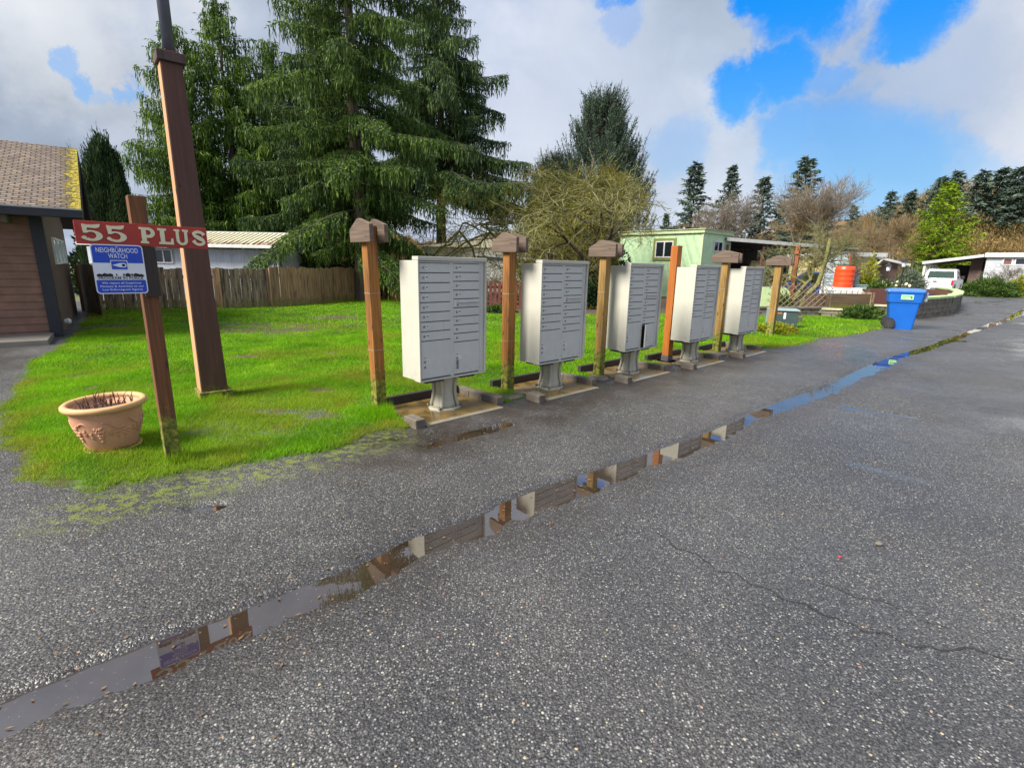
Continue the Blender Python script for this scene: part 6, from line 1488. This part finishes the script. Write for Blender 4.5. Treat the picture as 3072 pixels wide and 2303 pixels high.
for px, Yd, pt, ms, w_, lb, bk, tw, rot, H0 in ((2405, 20.5, 640, b4, 1.15, 'mossy crooked bare tree leaning over the lattice', 'barkmoss', 'twigmoss', 20, 4.6), (2215, 32, 560, b3, .8, 'pale thin bare tree beside the open fir', 'barkpale', 'barkpale', 0, 6.0), (2480, 40, 505, b3, .95, 'fan shaped bare tree against the blue sky', 'barkpale', 'barkpale', 60, 6.0),
        (2400, 42, 560, b3, 1.1, 'brown twiggy bare tree left of the fan shaped one', 'barkpale', 'twigred', 120, 6.0), (2140, 34, 640, b4, 1.3, 'low brown twiggy crown over the mint green home', 'barkpale', 'twigred', 90, 4.6), (2290, 34, 625, b4, 1.4, 'wide brown twiggy crown over the carport roof', 'barkpale', 'twigred', 150, 4.6), (2560, 46, 640, b4, 1.1, 'rusty brown bare tree above the beige house', 'barkpale', 'twigred', 33, 4.6),
        (2640, 50, 650, b4, 1.1, 'rusty bare tree behind the garden lanterns', 'barkpale', 'twigred', 210, 4.6), (2710, 52, 630, b3, 1.0, 'pale bare tree left of the bright cedar', 'barkpale', 'twigred', 300, 6.0), (2500, 38, 660, b4, 1.2, 'brown twiggy tree above the pale blue shed', 'barkpale', 'twigred', 260, 4.6), (2575, 22.5, 790, b2, .7, 'small dark bare shrub tree right of the orange red drum', 'barkdark', 'barkdark', 10, 4.6)):
    x, y, z = at(px, Yd, pt); s = z / H0; place_bare(ms, 'bare_tree', lb, x, y, s * w_, rot, bk, tw, None, 'bare trees over the far homes', scz=s)
x, y, z = at(2975, 36, 778); place_bare(b4, 'bare_shrub', 'pale many stemmed bare shrub in front of the white house', A(2970, 860, 36)[0], 36, z / 4.6 * 1.2, 0, 'barkpale', 'barkpale', None, None, scz=z / 4.6, cat='shrub')
# hanging diagonal mossy trunk
q0, q1, q2 = A(2405, 905, 20), A(2455, 850, 20), A(2490, 715, 20)
t = thing('mossy_trunk', 'thick mossy trunk leaning right behind the lattice, rising beside the blue car', 'tree', (q0[0], q0[1], 0), 0)
o_ = np.array([q0[0], q0[1], 0]); MB().tube([tuple(np.array([q0[0], 20, -.05]) - o_), tuple((q0 + q1) / 2 - o_ + np.array([-.05, 0, -.04])), tuple(q1 - o_), tuple((q1 + q2) / 2 - o_ + np.array([.06, 0, 0])), tuple(q2 - o_)], [.13, .11, .09, .07, .05], 8).build('trunk', M['barkmoss'], t, smooth=True)
# shrubs
def shrub(name, label, px, pyb, pyt, wpx, Yd, mat, n=9000, kl=.10, kw=.04, seed=1, zb=0.0, flat_=1.0, group=None, cat='shrub'):
    a = A(px, pyt, Yd); rx = wpx / F_ * Yd / 2; hh = max(.15, a[2] - zb); r = np.random.default_rng(seed); v = r.normal(size=(n, 3)); v /= np.linalg.norm(v, axis=1, keepdims=True); v[:, 2] = np.abs(v[:, 2])
    az = np.arctan2(v[:, 1], v[:, 0]); lob = 1 + .18 * np.sin(az * 4 + seed) * v[:, 2] + .12 * np.sin(az * 9 + v[:, 2] * 8) + .1 * np.sin(v[:, 2] * 14 + az * 2); rad = (1 - .5 * r.random(n) ** 1.6) * lob
    Pp = v * rad[:, None] * np.array([rx, rx * .8, hh]); D0 = v + r.normal(0, .6, (n, 3)) + np.array([0, 0, .3]); Q = kites(Pp, D0, kl * (.6 + .8 * r.random(n)), kw, r)
    o = link(name, npmesh(name, Q.reshape(-1, 3), np.arange(n * 4), 4), M[mat]); o.location = (a[0], Yd, zb); return tag(o, label, cat, group)
shrub('rosemary_bush', 'grey green rosemary like bush above the blue bin', 2735, 870, 818, 90, 24, 'rosemary', 9000, .16, .03, 2)
shrub('juniper_bush', 'dark spreading juniper in front of the white house', 2975, 880, 842, 130, 35, 'shrub', 9000, .2, .06, 3)
shrub('yellow_bush', 'small yellow bush at the right edge by the white house', 3062, 880, 838, 50, 35, 'shrubyel', 3500, .14, .07, 4)
shrub('rhododendron', 'yellow green leafy bush right of the orange red drum', 2615, 870, 792, 42, 22, 'shrubyel', 2600, .16, .08, 5)
shrub('leafy_bush', 'glossy dark bush against the red board fence by the nearest mailbox', 1240, 850, 812, 70, 20.5, 'ivy', 2600, .12, .07, 6)
shrub('flower_clump', 'low green flowering clump in the red brown planter', 2640, 880, 850, 80, 19, 'shrub', 3000, .12, .04, 7, zb=.4)
shrub('leafy_bush', 'green plants hanging over the low stone wall left of the bin', 2590, 960, 925, 110, 15.7, 'shrub', 5000, .10, .04, 8)
shrub('leafy_bush', 'weedy green tuft at the foot of the farthest capped post', 2330, 1000, 975, 110, 11.6, 'shrubyel', 3000, .08, .03, 9)
shrub('leafy_bush', 'low dark plants in the bed between the nearest and second mailboxes', 1500, 945, 925, 90, 15.6, 'shrub', 3500, .10, .05, 10)
shrub('leafy_bush', 'ivy covered stump between the second and middle mailboxes', 1775, 940, 850, 60, 17.5, 'ivy', 3500, .10, .06, 11)
shrub('fern_plant', 'small fern in front of the pale green board', 2353, 912, 890, 45, 18.6, 'shrub', 900, .14, .04, 12)
for i, (px, pt, w_, Yd, lb) in enumerate(((900, 740, 260, 20.5, 'dark undergrowth below the spruces left of the nearest capped post'), (1120, 760, 150, 23.0, 'dark undergrowth behind the tan lattice panel'), (290, 700, 150, 21, 'dark hedge between the clubhouse and the ribbed shed'), (1800, 740, 180, 27, 'dark shaded evergreen behind the budding trees'))):
    shrub('undergrowth_bush', lb, px, 800, pt, w_, Yd, 'ivy', 8000, .2, .09, 20 + i)
fl = MB(); rr = random.Random(2); t = thing('daffodils', 'cluster of white flowers above the blue bin', 'flowers', (A(2700, 880, 19)[0], 19, 0), 0, None)
for i in range(9):
    px = [2645, 2660, 2688, 2692, 2706, 2719, 2728, 2676, 2650][i]; py = [853, 855, 857, 846, 855, 852, 857, 849, 846][i]; a = A(px, py, 19)
    o = MB().lathe([(.015, -.02), (.055, .01), (.03, .012)], 6).build('flower_head', M['petal'], t); o.location = (a[0] - t.location.x, 0, a[2]); o.rotation_euler = (R(60), 0, i)
    MB().tube([(a[0] - t.location.x, 0, .55), (a[0] - t.location.x, 0, a[2])], .008, 4).build('stalk', M['shrubyel'], t)
# ---- hill with rusty brush on the right and the far treeline
gx2 = np.linspace(30, 190, 90); gy2 = np.linspace(56, 170, 60); HX, HY = np.meshgrid(gx2, gy2, indexing='ij')
HZ = 13.5 * sstep(HX - .10 * (HY - 60), 36, 74) * sstep(HY, 56, 92) + fbm(HX * .08, HY * .08, 60, 4) * 3 * sstep(HY, 56, 80); HZ -= .3
ix = np.arange(HX.size).reshape(HX.shape); Fq = np.stack([ix[:-1, :-1], ix[1:, :-1], ix[1:, 1:], ix[:-1, 1:]], -1).reshape(-1, 4)
tag(link('hill', npmesh('hill', np.stack([HX, HY, HZ], -1), Fq, 4), plain('hill ground', (.14, .09, .04), .95, var=.4, sc=.3), smooth=True), None, None, kind='structure')
r = np.random.default_rng(99); nB = 150000; hx = r.uniform(34, 125, nB); hy = r.uniform(57, 98, nB)
hz = 13.5 * sstep(hx - .10 * (hy - 60), 36, 74) * sstep(hy, 56, 92) + fbm(hx * .08, hy * .08, 60, 4) * 3 * sstep(hy, 56, 80) - .3
cl_ = fbm(hx * .35, hy * .35, 66, 3); hgt_ = 1.2 + 6 * np.clip(cl_ + .15, 0, 1) ; zz_ = hz + r.random(nB) * hgt_
Q = kites(np.stack([hx, hy, zz_], 1), r.normal(0, .5, (nB, 3)) + np.array([0, 0, 1.]), .55, .10, r)
tag(link('hillside_brush', npmesh('hillside_brush', Q.reshape(-1, 3), np.arange(nB * 4), 4), M['hillbrush']), 'rusty brown bare brush covering the hillside', 'brush', kind='stuff')
r = np.random.default_rng(98); nB = 90000; hx = r.uniform(-40, 66, nB); hy = r.uniform(62, 76, nB); top_h = 4.6 + 5 * fbm(hx * .12, hx * 0, 31, 4) + 1.5 * fbm(hx * .7, hy * .3, 32, 3)
Q = kites(np.stack([hx, hy, r.random(nB) ** .8 * top_h], 1), r.normal(0, .5, (nB, 3)) + np.array([0, 0, 1.]), .6, .13, r)
tag(link('far_thicket', npmesh('far_thicket', Q.reshape(-1, 3), np.arange(nB * 4), 4), M['hillbrush']), 'low brown thicket on the horizon behind the homes', 'thicket', kind='stuff')
sheet('bed_ground', [tuple(G(1461, 946)), tuple(G(1770, 946)), tuple(G(2100, 946)), tuple(G(2300, 950)), tuple(G(2450, 944)), tuple(G(2640, 950)), (14.5, 22), (12, 30), (-3, 30), (-5.2, 22), tuple(G(1200, 902))], .024, M['bed'])

# ---- leaf litter and grit near the mail boxes and along the puddle
r = np.random.default_rng(123); nL = 900; q_ = r.random(nL); uL = r.uniform(u0 - 1.6, u0 + 6.5, nL); nLn = rn + .35 + np.abs(r.normal(0, .45, nL))
uL[:300] = r.uniform(-1.5, 7, 300); nLn[:300] = np.interp(uL[:300], tu, (tn + bn_ if False else tn)) + r.normal(.12, .22, 300)
PL = np.stack([uL * U[0] + nLn * N[0], uL * U[1] + nLn * N[1]], 1); k0 = np.clip(np.searchsorted(uu, uL) - 1, 0, len(uu) - 2); k1 = np.clip(np.searchsorted(nn, nLn) - 1, 0, len(nn) - 2)
zl = np.maximum(zr[k0, k1], -.008) + .004; ok = ~padmask(PL[:, 0], PL[:, 1], .1)
P3 = np.column_stack([PL, zl])[ok]; D3 = r.normal(0, 1, (len(P3), 3)); D3[:, 2] = .05
Q = kites(P3, D3, .012 + .018 * r.random(len(P3)), .006 + .008 * r.random(len(P3)), r, side=np.tile([[0, 0, 1.]], (len(P3), 1)))
tag(link('leaf_litter', npmesh('leaf_litter', Q.reshape(-1, 3), np.arange(len(P3) * 4), 4), plain('dead leaf bits', (.16, .10, .05), .8, var=.6, sc=30)), 'scattered brown leaf bits on the asphalt before the mailboxes', 'leaf litter', kind='stuff')
for px, py, rr_0, lb in ((2636, 1636, .018, 'small grey stone lying on the asphalt at the right'), (2520, 1675, .009, 'tiny red scrap lying on the asphalt at the right')):
    g = G(px, py); o = MB().lathe([(rr_0 * .6, 0), (rr_0, rr_0 * .3), (rr_0 * .7, rr_0 * .75), (rr_0 * .2, rr_0 * .9)], 9, 1.3, .9).build('loose_stone', M['stone'] if rr_0 > .01 else M['tail'], None, smooth=True); o.location = (g[0], g[1], .006); tag(o, lb, 'stone')
